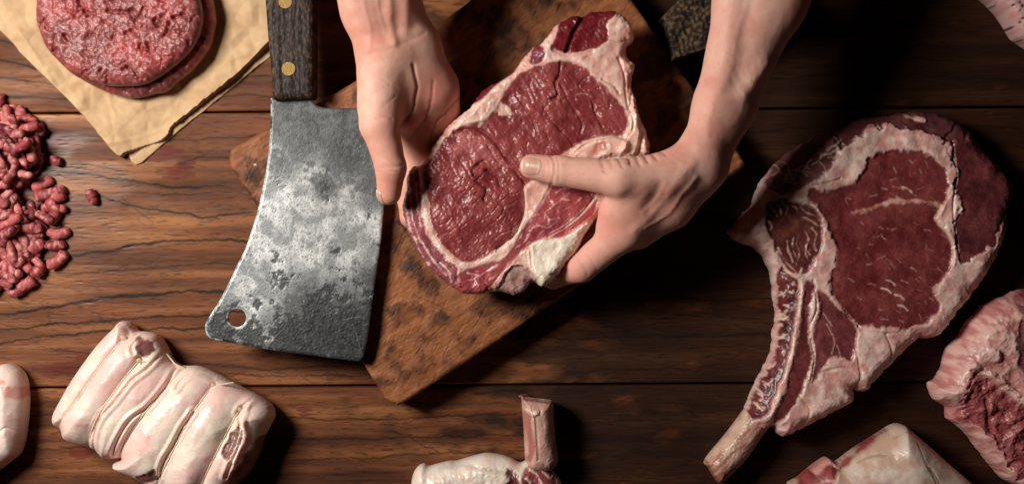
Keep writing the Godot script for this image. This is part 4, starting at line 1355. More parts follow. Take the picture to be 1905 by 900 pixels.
# ---------------------------------------------------------------- mince
func strand(a: Vector3, b: Vector3, r: float, bend: float, rng: RandomNumberGenerator, c: Color, lump: FastNoiseLite) -> ArrayMesh:
	var p := PackedVector3Array()
	var rr := PackedFloat32Array()
	var d := b - a
	var side := Vector3(-d.z, 0, d.x).normalized()
	var n := maxi(8, int(d.length() / 0.0013))
	var ph := rng.randf() * TAU
	var kink := rng.randf_range(-1.0, 1.0)
	for i in n + 1:
		var t := float(i) / n
		var e := 1.0 - pow(absf(t * 2.0 - 1.0), 14.0)
		p.append(a.lerp(b, t) + side * (sin(t * PI) * bend + 0.0016 * kink * sin(t * 5.0 + ph)) + Vector3.UP * 0.001 * sin(t * 6.0 + ph * 2.0))
		rr.append(r * (0.35 + 0.65 * sqrt(maxf(e, 0.0))) * (1.0 + 0.08 * sin(t * 9.0 + ph)))
	return tube(p, rr, 12, c, lump, r * 0.2)


func _mince() -> void:
	var rng := RandomNumberGenerator.new()
	rng.seed = 77
	var lump := noise(251, 0.42, 5)
	var tones := [C(146, 58, 62), C(168, 74, 76), C(118, 40, 46), C(190, 100, 98), C(134, 48, 54), C(100, 34, 40), C(208, 132, 126)]
	var root := thing("minced_beef", "loose pile of raw minced beef strands spilling over the table planks", "minced meat", W(20, 380, 0))
	var off := root.position
	var placed := 0
	# two heaps, laid from the table up
	for hp in [[-6, 275, 62, 0.034, 84], [-6, 425, 72, 0.022, 66], [-50, 370, 60, 0.03, 36], [10, 502, 30, 0.014, 16]]:
		for q in int(hp[4] / 1.3):
			var a := rng.randf() * TAU
			var d := sqrt(rng.randf())
			var dir := rng.randf() * TAU
			var bend := rng.randf_range(-0.008, 0.008)
			var tone: int = rng.randi() % tones.size()
			for w in 1 + (q % 2):
				var x: float = hp[0] + cos(a) * d * hp[2] - sin(dir) * (w - 0.7) * 16.0
				var y: float = hp[1] + sin(a) * d * hp[2] * 1.05 + cos(dir) * (w - 0.7) * 16.0
				if x < -110.0:
					continue
				var dd := Vector2((x - hp[0]) / hp[2], (y - hp[1]) / (hp[2] * 1.05)).length()
				var top: float = hp[3] * sqrt(maxf(0.0, 1.0 - dd * dd * 0.92))
				var h: float = maxf(0.0044, top * (0.45 + 0.55 * rng.randf()))
				var len := rng.randf_range(34, 84)
				var r := rng.randf_range(0.0034, 0.0047)
				var u := Vector2.from_angle(dir + rng.randf_range(-0.25, 0.25)) * len * 0.5
				var A := W(x - u.x, y - u.y, h) - off
				var B := W(x + u.x, y + u.y, maxf(0.0045, h + rng.randf_range(-0.014, 0.010))) - off
				part("mince_strand", strand(A, B, r, bend, rng, tones[tone].lerp(tones[rng.randi() % tones.size()], 0.4), lump), mats.mince, root)
				placed += 1
	# strands that can be told apart at the edge of the pile
	for s in [[60, 350, 94, 330, 9, 3], [64, 368, 118, 347, 10, 4], [92, 366, 120, 362, 9, 0], [74, 388, 104, 372, 10, 0], [88, 417, 102, 380, 11, 0], [106, 386, 120, 384, 8, 0], [88, 430, 128, 431, 9, 0], [84, 455, 120, 452, 9, 2], [88, 492, 121, 470, 10, 0], [50, 412, 62, 436, 10, 0], [36, 488, 80, 445, 11, 0], [48, 478, 70, 466, 9, 0], [64, 514, 70, 490, 11, 0], [30, 528, 62, 520, 11, 0], [20, 544, 44, 530, 10, 0], [66, 228, 82, 246, 11, 0], [44, 222, 60, 214, 9, 0], [22, 365, 46, 395, 9, 6], [4, 355, 22, 390, 9, 6]]:
		var r: float = s[4] * U * 1.02
		part("mince_strand", strand(W(s[0], s[1], r) - off, W(s[2], s[3], r) - off, r, 0.002, rng, tones[s[5]].lerp(tones[rng.randi() % 5], 0.5), lump), mats.mince, root)
	for s in [[101, 290, 112, 302, 9, "small crumb of minced beef below the paper corner"], [162, 356, 182, 372, 10, "single curled crumb of minced beef lying apart on bare wood"], [-4, 176, 8, 190, 10, "dark crumb of minced beef beside the edge of the paper"]]:
		var r: float = s[4] * U
		var mid := W((s[0] + s[2]) * 0.5, (s[1] + s[3]) * 0.5, 0)
		single("mince_crumb", strand(W(s[0], s[1], r * 0.9) - mid, W(s[2], s[3], r * 0.9) - mid, r, 0.002, rng, tones[4], lump), mats.mince, s[5], "minced meat", mid, "crumbs of minced beef")


# ---------------------------------------------------------------- the steak in the hands
const STEAK_LOW := 0.066
const STEAK_TOP := 0.097

func _held_steak() -> void:
	var root := thing("ribeye_steak", "thick raw ribeye steak with fat edge held in both hands", "steak")
	var out := curve([1050, 36, 1070, 29, 1086, 30, 1101, 22, 1135, 19, 1156, 26, 1172, 40, 1181, 62, 1176, 77, 1166, 84, 1166, 98, 1170, 110, 1183, 118, 1177, 140, 1176, 162, 1184, 187, 1190, 215, 1206, 252, 1210, 280, 1200, 305, 1170, 340, 1132, 385, 1106, 412, 1090, 434, 1070, 470, 1046, 500, 1026, 525, 1008, 533, 990, 522, 978, 540, 955, 549, 925, 541, 895, 547, 860, 545, 835, 530, 810, 510, 790, 488, 775, 462, 762, 440, 752, 410, 748, 380, 755, 355, 757, 325, 768, 310, 785, 305, 800, 280, 820, 252, 840, 226, 868, 206, 884, 186, 898, 166, 930, 150, 956, 130, 972, 112, 986, 92, 1002, 84, 1016, 72, 1026, 58, 1034, 46], true, 3)
	var g := G.new(out, 1.35, 34.0, C(228, 180, 164))
	var low := g.nz(noise(261, 0.010, 3))
	var mid := g.nz(noise(262, 0.04, 4))
	var fine := g.nz(noise(263, 0.13, 3))
	var fib := g.nz(noise(264, 0.13, 3), 0.16, 1.0, 0.95)
	var wr := cells(265, 0.055, FastNoiseLite.RETURN_DISTANCE2_SUB)
	wr.domain_warp_enabled = true
	wr.domain_warp_amplitude = 12.0
	wr.domain_warp_frequency = 0.03
	var crack := g.nz(wr, 1.5, 0.75, 0.75)
	var wr2 := cells(266, 0.045, FastNoiseLite.RETURN_DISTANCE2_SUB)
	wr2.domain_warp_enabled = true
	wr2.domain_warp_amplitude = 20.0
	wr2.domain_warp_frequency = 0.02
	var crack2 := g.nz(wr2, 0.45, 1.1, 0.95)
	var lump := g.nz(cells(267, 0.03, FastNoiseLite.RETURN_DISTANCE2_SUB))
	for k in g.n:
		if g.sd[k] > -6.0:
			g.col[k] = C(226, 166, 152).lerp(C(238, 202, 186), clampf(0.5 + mid[k] * 1.6 + low[k], 0, 1))
			g.hg[k] = 0.0030 * low[k] + 0.0006 * mid[k] + 0.00015 * fine[k] + 0.0006 * (lump[k] + 0.6)
	for k in g.n:
		g.sd[k] += mid[k] * 2.4 + fine[k] * 1.0
	var white := C(232, 184, 172)
	var white2 := C(242, 210, 198)
	var tone := PackedFloat32Array()
	tone.resize(g.n)
	for k in g.n:
		tone[k] = low[k] * 0.9 + fib[k] * 0.45 + mid[k] * 0.35
	# muscles
	var eye := [1042, 117, 1079, 123, 1107, 149, 1138, 177, 1160, 205, 1167, 233, 1154, 253, 1123, 256, 1092, 262, 1066, 274, 1042, 292, 1005, 330, 976, 346, 974, 383, 970, 407, 957, 440, 922, 466, 892, 484, 866, 488, 842, 474, 818, 447, 804, 413, 797, 370, 787, 328, 790, 310, 812, 284, 838, 250, 866, 236, 905, 224, 920, 208, 933, 187, 942, 171, 958, 149, 976, 134, 1014, 121]
	var flap := [1030, 342, 1022, 348, 998, 392, 978, 418, 962, 447, 940, 480, 908, 489, 866, 503, 846, 520, 846, 540, 870, 550, 895, 552, 918, 528, 948, 494, 984, 457, 1020, 437, 1048, 420, 1082, 392, 1106, 362, 1110, 330]
	var flap2 := [1024, 443, 1050, 424, 1086, 398, 1110, 372, 1104, 396, 1083, 416, 1052, 438]
	var rimm := [756, 325, 772, 314, 783, 332, 784, 370, 791, 420, 808, 456, 834, 481, 852, 500, 846, 540, 812, 516, 788, 490, 768, 455, 752, 420, 744, 385]
	var lobe := [1040, 40, 1050, 34, 1080, 26, 1100, 16, 1135, 14, 1144, 28, 1128, 46, 1132, 70, 1122, 85, 1096, 96, 1070, 101, 1036, 99, 1026, 92, 1034, 66]
	var bit := [990, 92, 1004, 84, 1014, 96, 1012, 112, 998, 122, 984, 118, 986, 104]
	var edge := [880, 192, 890, 168, 920, 148, 948, 132, 962, 122, 954, 138, 938, 148, 914, 168, 898, 186]
	var flaps := [[eye, C(118, 42, 45), C(156, 74, 72), -0.0012, 4.0], [flap, C(140, 52, 60), C(176, 84, 86), -0.001, 3.0], [flap2, C(162, 56, 64), C(186, 84, 88), -0.001, 3.0], [rimm, C(112, 52, 64), C(166, 92, 96), -0.002, 7.0], [lobe, C(92, 18, 28), C(128, 36, 42), -0.001, 4.0], [bit, C(104, 30, 44), C(140, 60, 70), -0.001, 3.0], [edge, C(96, 28, 36), C(126, 48, 54), -0.002, 3.0]]
	var ef := PackedFloat32Array()
	for m in flaps:
		var f := g.warp(g.warp(g.poly(curve(m[0], true, 4), 40.0 if m[0] == eye else 16.0), mid, m[4]), fine, 1.2)
		if m[0] == eye:
			ef = f
		g.paint(f, 2.6, m[1], m[2], tone, 1.0, m[3])
		g.relief(fine, 0.00012, f, 6.0)
	# fibres: a fine net of wrinkles on the lower eye, long cracks on the upper
	for k in g.n:
		if ef[k] < 0.0:
			continue
		var x := g.x0 + (k % g.nx) * g.st
		var y := g.y0 + (k / g.nx) * g.st
		var lower := clampf(1.3 - Vector2(x - 890.0, y - 385.0).length() / 95.0 + mid[k] * 0.4, 0.0, 1.0)
		var upper := clampf(1.0 - lower * 1.6, 0.0, 1.0)
		var inn := clampf(ef[k] / 10.0, 0.0, 1.0)
		var a := clampf(1.0 - (crack[k] + 1.0) * 4.5, 0.0, 1.0) * lower * clampf(0.55 + low[k] * 1.6 + mid[k], 0.1, 1.0)
		var b := clampf(1.0 - (crack2[k] + 1.0) * 5.0, 0.0, 1.0) * upper * clampf(0.2 + mid[k] * 2.0 + low[k], 0.0, 1.0)
		g.hg[k] += inn * (-0.0011 * a - 0.0011 * b + 0.00035 * fib[k] * clampf(0.5 + low[k] * 2.0, 0.0, 1.0)) + 0.0045 * exp(-Vector2(x - 888.0, y - 392.0).length_squared() / 5200.0) + 0.002 * exp(-Vector2(x - 1060.0, y - 200.0).length_squared() / 6000.0)
		g.col[k] = g.col[k].lerp(C(88, 24, 30), clampf(a * 0.12 + b * 0.12, 0, 1) * inn)  # shade inside the cracks, painted faintly into the colour
		g.col[k] = g.col[k].lerp(C(196, 110, 104), clampf((mid[k] + fine[k] * 0.5 - 0.30) * 3.0, 0, 1) * 0.35 * inn)
	# folds under the thumb of the picture's centre
	for l in [[900, 300, 880, 318, 892, 332, 912, 338], [905, 318, 925, 330, 930, 345], [885, 338, 905, 352, 900, 372]]:
		g.vein(curve(l, false, 4), 2.0, 4.0, C(100, 30, 36), C(120, 42, 46), mid, mid, 3.0, 0.7, -0.0025)
	# silvery skin where the two muscles part
	g.paint(g.warp(g.poly(curve([858, 250, 880, 246, 905, 262, 930, 296, 945, 316, 918, 306, 895, 300, 872, 286, 850, 290, 838, 276], true, 3), 14.0), mid, 10.0), 8.0, C(176, 92, 92), C(196, 122, 118), mid, 0.55, 0.0006)
	g.vein(curve([846, 246, 884, 242, 912, 256, 938, 290, 962, 322, 978, 346], false, 4), 1.2, 5.0, C(96, 28, 34), C(124, 48, 52), mid, mid, 3.0, 0.7, -0.003)
	# seam round the lower eye and over its top
	g.vein(curve([976, 340, 962, 322, 940, 308, 925, 300, 905, 270, 880, 262], false, 4), 1.2, 3.0, C(190, 104, 98), C(206, 128, 118), mid, mid, 2.0, 0.45, -0.0018)
	g.vein(curve([974, 350, 976, 385, 970, 410, 955, 440, 925, 462], false, 4), 1.6, 2.4, C(84, 22, 28), C(110, 40, 44), mid, mid, 1.5, 0.75, -0.0026)
	g.vein(curve([1042, 119, 1040, 140, 1032, 158, 1036, 180, 1024, 186], false, 4), 1.6, 2.4, C(84, 24, 30), C(120, 48, 50), mid, mid, 2.0, 0.7, -0.0022)
	for l in [[1042, 160, 1060, 195, 1082, 230, 1078, 250], [1100, 190, 1108, 215, 1120, 238], [960, 180, 985, 215, 1000, 250], [1010, 200, 1030, 230, 1060, 262, 1066, 272], [1085, 150, 1076, 162, 1090, 178]]:
		g.vein(curve(l, false, 4), 0.9, 2.4, C(104, 36, 42), C(130, 56, 58), mid, mid, 2.0, 0.55, -0.0014)
	g.vein(curve([1072, 178, 1086, 176, 1098, 182], false, 4), 1.2, 1.6, C(206, 130, 122), white, mid, mid, 2.0, 0.6)
	# fat inside: wedge at the left, streaks, the thick line along the rim, the white wedge below
	for p in [[920, 183, 934, 194, 956, 212, 936, 217, 918, 208, 906, 226, 890, 238, 900, 216], [834, 244, 852, 222, 886, 202, 888, 210, 868, 226, 846, 240]]:
		g.paint(g.warp(g.poly(curve(p, true, 3), 8.0), mid, 4.0), 2.4, C(206, 160, 140), white2, mid, 0.85, 0.0006)
	g.vein(curve([788, 318, 786, 345, 792, 390, 802, 432, 818, 458, 840, 482, 860, 494], false, 4), 4.2, 3.4, white, white2, mid, mid, 5.0, 0.95, 0.0003)
	g.vein(curve([860, 494, 884, 491, 906, 482, 918, 478], false, 4), 4.6, 3.4, white, white2, mid, mid, 5.5, 0.95, 0.0003)
	g.vein(curve([918, 474, 934, 466, 950, 450, 966, 430, 980, 412], false, 4), 6.0, 3.4, white, white2, mid, mid, 6.0, 0.95, 0.0003)
	g.vein(curve([980, 412, 994, 392, 1010, 368, 1026, 345], false, 4), 3.0, 3.4, white, white2, mid, mid, 5.0, 0.9, 0.0003)
	g.paint(g.warp(g.poly(curve([976, 346, 1020, 344, 1012, 366, 990, 396, 976, 404, 974, 384], true, 3), 8.0), mid, 3.0), 2.4, C(224, 160, 142), white, mid, 0.9, 0.0005)
	# marbling of the flap
	for l in [[996, 402, 1012, 396, 1030, 384, 1046, 370, 1060, 360], [1012, 396, 1022, 410, 1018, 424], [1022, 410, 1040, 406], [1030, 384, 1026, 372], [1046, 370, 1062, 374], [940, 500, 960, 476, 985, 450], [880, 520, 905, 505, 930, 490], [860, 525, 880, 520, 890, 530], [985, 430, 1000, 420, 1020, 424, 1036, 412], [1050, 390, 1064, 384, 1084, 366], [1000, 440, 1010, 430], [910, 520, 930, 508, 950, 486], [870, 508, 890, 512, 905, 526], [1034, 360, 1044, 352, 1060, 350], [960, 460, 974, 452, 984, 436]]:
		g.vein(curve(l, false, 4), 0.6, 2.0, C(206, 124, 122), white2, mid, mid, 3.0, 0.75, 0.0003)
	g.vein(curve([1018, 440, 1048, 424, 1080, 398, 1104, 368], false, 4), 1.0, 1.6, C(70, 24, 28), C(110, 46, 48), mid, mid, 1.0, 0.8, -0.002)
	# streaks in the rim
	for l in [[764, 350, 768, 400, 780, 440, 800, 474], [756, 380, 762, 420, 776, 455], [790, 455, 812, 490, 830, 512], [776, 340, 778, 380, 784, 420], [822, 490, 836, 505, 840, 525], [770, 440, 782, 470, 800, 495]]:
		g.vein(curve(l, false, 4), 1.8, 2.0, C(214, 150, 146), white2, mid, mid, 3.4, 0.75, 0.0008)
	g.vein(curve([760, 326, 756, 350, 753, 372], false, 4), 5.0, 4.0, C(84, 52, 64), C(140, 100, 108), mid, mid, 5.0, 0.6, 0.001)
	# dark split through the top lobe
	g.vein(curve([1086, 30, 1076, 46, 1066, 62, 1060, 80, 1052, 98], false, 4), 2.4, 3.0, C(34, 8, 12), C(60, 14, 18), mid, mid, 2.0, 0.9, -0.005)
	g.vein(curve([1030, 96, 1050, 104, 1080, 104, 1100, 98], false, 4), 3.0, 3.0, C(214, 140, 134), white, mid, mid, 3.0, 0.8, -0.001)
	g.vein(curve([1084, 112, 1090, 106], false, 2), 3.0, 3.0, C(190, 50, 56), C(200, 80, 80), mid, mid, 2.0, 0.7)
	# fat folds down the right side
	for l in [[1128, 72, 1150, 80, 1174, 76], [1150, 110, 1160, 140, 1164, 180, 1168, 205], [1176, 165, 1172, 200, 1176, 240, 1150, 280], [1186, 200, 1192, 240, 1186, 280], [1070, 284, 1094, 268, 1120, 262, 1150, 258], [1120, 150, 1140, 160, 1150, 175]]:
		g.vein(curve(l, false, 4), 1.0, 4.0, C(216, 146, 130), C(226, 166, 148), mid, mid, 3.0, 0.55, -0.0024)
	g.vein(curve([1100, 285, 1108, 276, 1120, 272], false, 4), 8.0, 5.0, C(176, 60, 64), C(206, 108, 104), mid, mid, 6.0, 0.75, -0.0005)
	g.vein(curve([1178, 168, 1186, 200, 1198, 240, 1200, 280], false, 4), 6.0, 5.0, C(244, 222, 196), C(248, 232, 212), mid, mid, 3.0, 0.6, 0.0025)
	for p in [[1064, 286, 1078, 270, 1100, 260, 1130, 254, 1152, 258, 1166, 268, 1160, 286, 1130, 292, 1096, 296], [1150, 282, 1164, 256, 1172, 226, 1176, 190, 1184, 200, 1190, 236, 1186, 276, 1170, 292]]:
		g.paint(g.warp(g.poly(curve(p, true, 3), 10.0), mid, 3.0), 5.0, C(226, 172, 154), C(240, 210, 190), mid, 0.8, 0.0042)
	g.vein(curve([1104, 286, 1112, 276, 1122, 272], false, 4), 7.0, 4.0, C(176, 66, 68), C(206, 116, 110), mid, mid, 6.0, 0.75, -0.001)
	# ivory knob of fat at the foot, grey membrane beside it
	g.paint(g.warp(g.poly(curve([984, 462, 996, 450, 1020, 445, 1052, 440, 1090, 415, 1106, 408, 1080, 455, 1052, 492, 1030, 520, 1010, 533, 996, 522, 986, 496], true, 3), 20.0), mid, 3.0), 3.0, C(238, 220, 198), C(246, 234, 218), mid, 0.95, 0.003)
	g.vein(curve([986, 462, 990, 500, 1000, 526], false, 4), 2.4, 2.4, C(224, 166, 150), C(232, 186, 170), mid, mid, 2.0, 0.7, -0.002)
	g.paint(g.warp(g.poly(curve([940, 505, 965, 494, 984, 500, 992, 522, 978, 545, 955, 556, 925, 548, 930, 530], true, 3), 12.0), mid, 9.0), 3.0, C(132, 86, 84), C(206, 166, 158), mid, 0.9, -0.003)
	var h := STEAK_TOP
	part("meat", g.mesh(S(h - 0.009), h - 0.013, 0.013, 20.0, [[h - 0.020, -0.5], [STEAK_LOW + 0.005, 1.0], [STEAK_LOW, 6.0], [STEAK_LOW, 60.0]]), mats.meat, root)


# ---------------------------------------------------------------- arms: a field of tapered bones, meshed as surface nets
class Body:
	var bones := []      # [a, b, ra, rb, k]
	var cell: float
	var A := PackedVector3Array()
	var D := PackedVector3Array()
	var R := PackedFloat32Array()
	var E := PackedFloat32Array()
	var K := PackedFloat32Array()
	var L := PackedFloat32Array()
	var all := PackedInt32Array()

	func ready() -> void:
		for b in bones:
			all.append(A.size())
			A.append(b[0])
			D.append(b[1] - b[0])
			R.append(b[2])
			E.append(b[3] - b[2])
			K.append(b[4])
			L.append(maxf((b[1] - b[0]).length_squared(), 1e-9))

	func dist(p: Vector3, list: PackedInt32Array) -> float:
		var d := 1.0
		for i in list:
			var q := p - A[i]
			var t := clampf(q.dot(D[i]) / L[i], 0.0, 1.0)
			var e := (q - D[i] * t).length() - R[i] - E[i] * t
			var k := K[i]
			var h := k - absf(d - e)
			d = minf(d, e)
			if h > 0.0:
				d -= h * h / k * 0.25
		return d

	func near(p: Vector3, reach: float) -> PackedInt32Array:
		var o := PackedInt32Array()
		for i in all:
			var q := p - A[i]
			var t := clampf(q.dot(D[i]) / L[i], 0.0, 1.0)
			if (q - D[i] * t).length() - R[i] - E[i] * t < reach:
				o.append(i)
		return o

	func build() -> Array:
		var lo: Vector3 = bones[0][0]
		var hi := lo
		for b in bones:
			for q in 2:
				var r: float = b[2 + q] + 0.012
				lo = lo.min(b[q] - Vector3.ONE * r)
				hi = hi.max(b[q] + Vector3.ONE * r)
		var B := 4
		var nb := Vector3i(((hi - lo) / (cell * B)).ceil())
		var nx := nb.x * B + 1
		var ny := nb.y * B + 1
		var nz := nb.z * B + 1
		var val := PackedFloat32Array()
		val.resize(nx * ny * nz)
		val.fill(9.0)
		var active := []
		var lists := []
		var half := cell * B * 0.5
		for bz in nb.z:
			for by in nb.y:
				for bx in nb.x:
					var c := lo + Vector3(bx + 0.5, by + 0.5, bz + 0.5) * cell * B
					var list := near(c, half * 1.75 + 0.034)
					if list.is_empty():
						continue
					var dc := dist(c, list)
					if absf(dc) > half * 1.75 + 0.003:
						if dc < 0.0:
							for z in range(bz * B, bz * B + B + 1):
								for y in range(by * B, by * B + B + 1):
									for x in range(bx * B, bx * B + B + 1):
										var q := (z * ny + y) * nx + x
										if val[q] > 8.0:
											val[q] = -1.0
						continue
					active.append(Vector3i(bx, by, bz))
					lists.append(list)
					for z in range(bz * B, bz * B + B + 1):
						for y in range(by * B, by * B + B + 1):
							for x in range(bx * B, bx * B + B + 1):
								var q := (z * ny + y) * nx + x
								if val[q] > 8.0 or val[q] == -1.0:
									val[q] = dist(lo + Vector3(x, y, z) * cell, list)
		var v := PackedVector3Array()
		var nn := PackedVector3Array()
		var ix := PackedInt32Array()
		var id := {}
		var o2 := nx + 1
		var o3 := nx * ny
		var e := 0.0007
		for n in active.size():
			var bl: Vector3i = active[n]
			var list: PackedInt32Array = lists[n]
			for z in range(bl.z * B, bl.z * B + B):
				for y in range(bl.y * B, bl.y * B + B):
					for x in range(bl.x * B, bl.x * B + B):
						var q := (z * ny + y) * nx + x
						var neg := int(val[q] < 0.0) + int(val[q + 1] < 0.0) + int(val[q + nx] < 0.0) + int(val[q + o2] < 0.0) + int(val[q + o3] < 0.0) + int(val[q + o3 + 1] < 0.0) + int(val[q + o3 + nx] < 0.0) + int(val[q + o3 + o2] < 0.0)
						if neg == 0 or neg == 8:
							continue
						var p := lo + (Vector3(x, y, z) + Vector3.ONE * 0.5) * cell
						var d := dist(p, list)
						var gr := Vector3(dist(p + Vector3(e, 0, 0), list) - d, dist(p + Vector3(0, e, 0), list) - d, dist(p + Vector3(0, 0, e), list) - d) / e
						p -= gr * clampf(d, -cell, cell) / maxf(gr.length_squared(), 0.3)
						nn.append(gr.normalized())
						id[q] = v.size()
						v.append(p)
		for q in id:
			var x: int = q % nx
			var y: int = (q / nx) % ny
			var z: int = q / (nx * ny)
			# edges from the cell's first corner; quads join the four cells round the edge
			if y > 0 and z > 0 and (val[q] < 0.0) != (val[q + 1] < 0.0):
				_quad(ix, id, q, q - nx, q - nx - nx * ny, q - nx * ny, val[q] < 0.0)
			if x > 0 and z > 0 and (val[q] < 0.0) != (val[q + nx] < 0.0):
				_quad(ix, id, q, q - nx * ny, q - 1 - nx * ny, q - 1, val[q] < 0.0)
			if x > 0 and y > 0 and (val[q] < 0.0) != (val[q + nx * ny] < 0.0):
				_quad(ix, id, q, q - 1, q - 1 - nx, q - nx, val[q] < 0.0)
		return [v, nn, ix]

	func _quad(ix: PackedInt32Array, id: Dictionary, a: int, b: int, c: int, d: int, flip: bool) -> void:
		if not (id.has(a) and id.has(b) and id.has(c) and id.has(d)):
			return
		if flip:
			ix.append_array([id[a], id[d], id[c], id[a], id[c], id[b]])
		else:
			ix.append_array([id[a], id[b], id[c], id[a], id[c], id[d]])


# joints: [px, py, height, radius px] pairs
func body(list: Array, cell: float) -> Body:
	var b := Body.new()
	b.cell = cell
	for l in list:
		var sa := S(l[2])
		var sb := S(l[6])
		b.bones.append([W(l[0], l[1], l[2]), W(l[4], l[5], l[6]), l[3] * sa, l[7] * sb, l[8]])
	b.ready()
	return b


func skin_mesh(b: Body, creases: Array, tint_spots: Array, base: Color, sd: int) -> ArrayMesh:
	var r := b.build()
	var v: PackedVector3Array = r[0]
	var nn: PackedVector3Array = r[1]
	var ix: PackedInt32Array = r[2]
	var c := PackedColorArray()
	var n1 := noise(sd, 60.0, 3)
	var n2 := noise(sd + 1, 220.0, 3)
	var n3 := noise(sd + 2, 14.0, 3)
	var wob := noise(sd + 3, 90.0, 2)
	var lines := []
	for cr in creases:
		var p := curve(cr[0], false, 5)
		var box := Rect2(p[0], Vector2.ZERO)
		for q in p:
			box = box.expand(q)
		lines.append([p, cr[1], cr[2], cr[3], box.grow(cr[1] * 3.0), cr[4] if cr.size() > 4 else C(150, 76, 62)])
	for i in v.size():
		var p := v[i]
		var s := S(p.y)
		var px := Vector2(p.x / s + 952.5, p.z / s + 450.0)
		var k1 := n1.get_noise_3dv(p)
		var k2 := n2.get_noise_3dv(p)
		var k3 := n3.get_noise_3dv(p)
		var col := base.lerp(C(210, 132, 114), clampf(0.28 + k3 * 1.6 + k1 * 0.9, 0, 1) * 0.7).lerp(C(240, 206, 184), clampf(k1 * 1.4 - k3, 0, 1) * 0.35)
		col = col.lerp(C(196, 116, 98), clampf((k2 - 0.15) * 2.0, 0, 1) * 0.3)
		for t in tint_spots:
			var d: float = px.distance_to(Vector2(t[0], t[1])) / t[2]
			if d < 1.6:
				col = col.lerp(t[3], clampf(1.3 - d + k1 * 0.6, 0, 1) * t[4])
		var push := 0.00025 * k1
		if nn[i].y > 0.05:
			for l in lines:
				if l[4].has_point(px):
					var d := 1e9
					var lp: PackedVector2Array = l[0]
					var q := px + Vector2.ONE * wob.get_noise_3dv(p) * 2.0
					for m in lp.size() - 1:
						d = minf(d, Geometry2D.get_closest_point_to_segment(q, lp[m], lp[m + 1]).distance_to(q))
					var e: float = d / l[1]
					if e < 3.0:
						push += l[2] * exp(-e * e)
						col = col.lerp(l[5], exp(-e * e) * l[3])
		v[i] = p + nn[i] * push
		c.append(col)
	return raw_mesh(v, c, ix)


# a nail plate: cast onto the skin from outside, along ray
func nail(b: Body, at: Vector3, along: Vector3, ray: Vector3, len: float, wid: float, tip_over: float) -> ArrayMesh:
	along = (along - ray * along.dot(ray)).normalized()
	var across := along.cross(ray).normalized()
	var v := PackedVector3Array()
	var c := PackedColorArray()
	var ix := PackedInt32Array()
	var nu := 26
	var nw := 20
	for i in nu + 1:
		for j in nw + 1:
			var u := float(i) / nu * 2.0 - 1.0
			var w := float(j) / nw * 2.0 - 1.0
			# a square grid bent to a rounded plate
			var uu := u * sqrt(maxf(0.0, 1.0 - 0.42 * w * w))
			var ww := w * sqrt(maxf(0.0, 1.0 - 0.30 * u * u))
			var o := at + along * uu * len * 0.5 + across * ww * wid * 0.5 - ray * 0.03
			var t := 0.0
			for q in 40:
				var d := b.dist(o + ray * t, b.all)
				if d < 0.0001 or t > 0.06:
					break
				t += d * 0.9
			var p := o + ray * minf(t, 0.034)
			for q in 4:
				var h := 0.0005
				var d := b.dist(p, b.all)
				var gr := Vector3(b.dist(p + Vector3(h, 0, 0), b.all) - d, b.dist(p + Vector3(0, h, 0), b.all) - d, b.dist(p + Vector3(0, 0, h), b.all) - d) / h
				p -= gr * d / maxf(gr.length_squared(), 0.3)
			var edge := clampf((1.0 - maxf(absf(u), absf(w))) * 6.0, 0.0, 1.0)
			p -= ray * (0.00015 + 0.00065 * edge)
			v.append(p)
			var col := C(200, 146, 126).lerp(C(216, 168, 148), clampf(0.5 + 0.5 * u, 0, 1))
			if uu > 1.0 - tip_over - 0.12 * (1.0 - ww * ww):
				col = C(240, 224, 210)
			elif uu < -0.66 + 0.2 * ww * ww:
				col = col.lerp(C(232, 196, 182), 0.6)
			c.append(col)
	for i in nu:
		for j in nw:
			var a := i * (nw + 1) + j
			ix.append_array([a, a + 1, a + nw + 1, a + 1, a + nw + 2, a + nw + 1])
	return raw_mesh(v, c, ix)


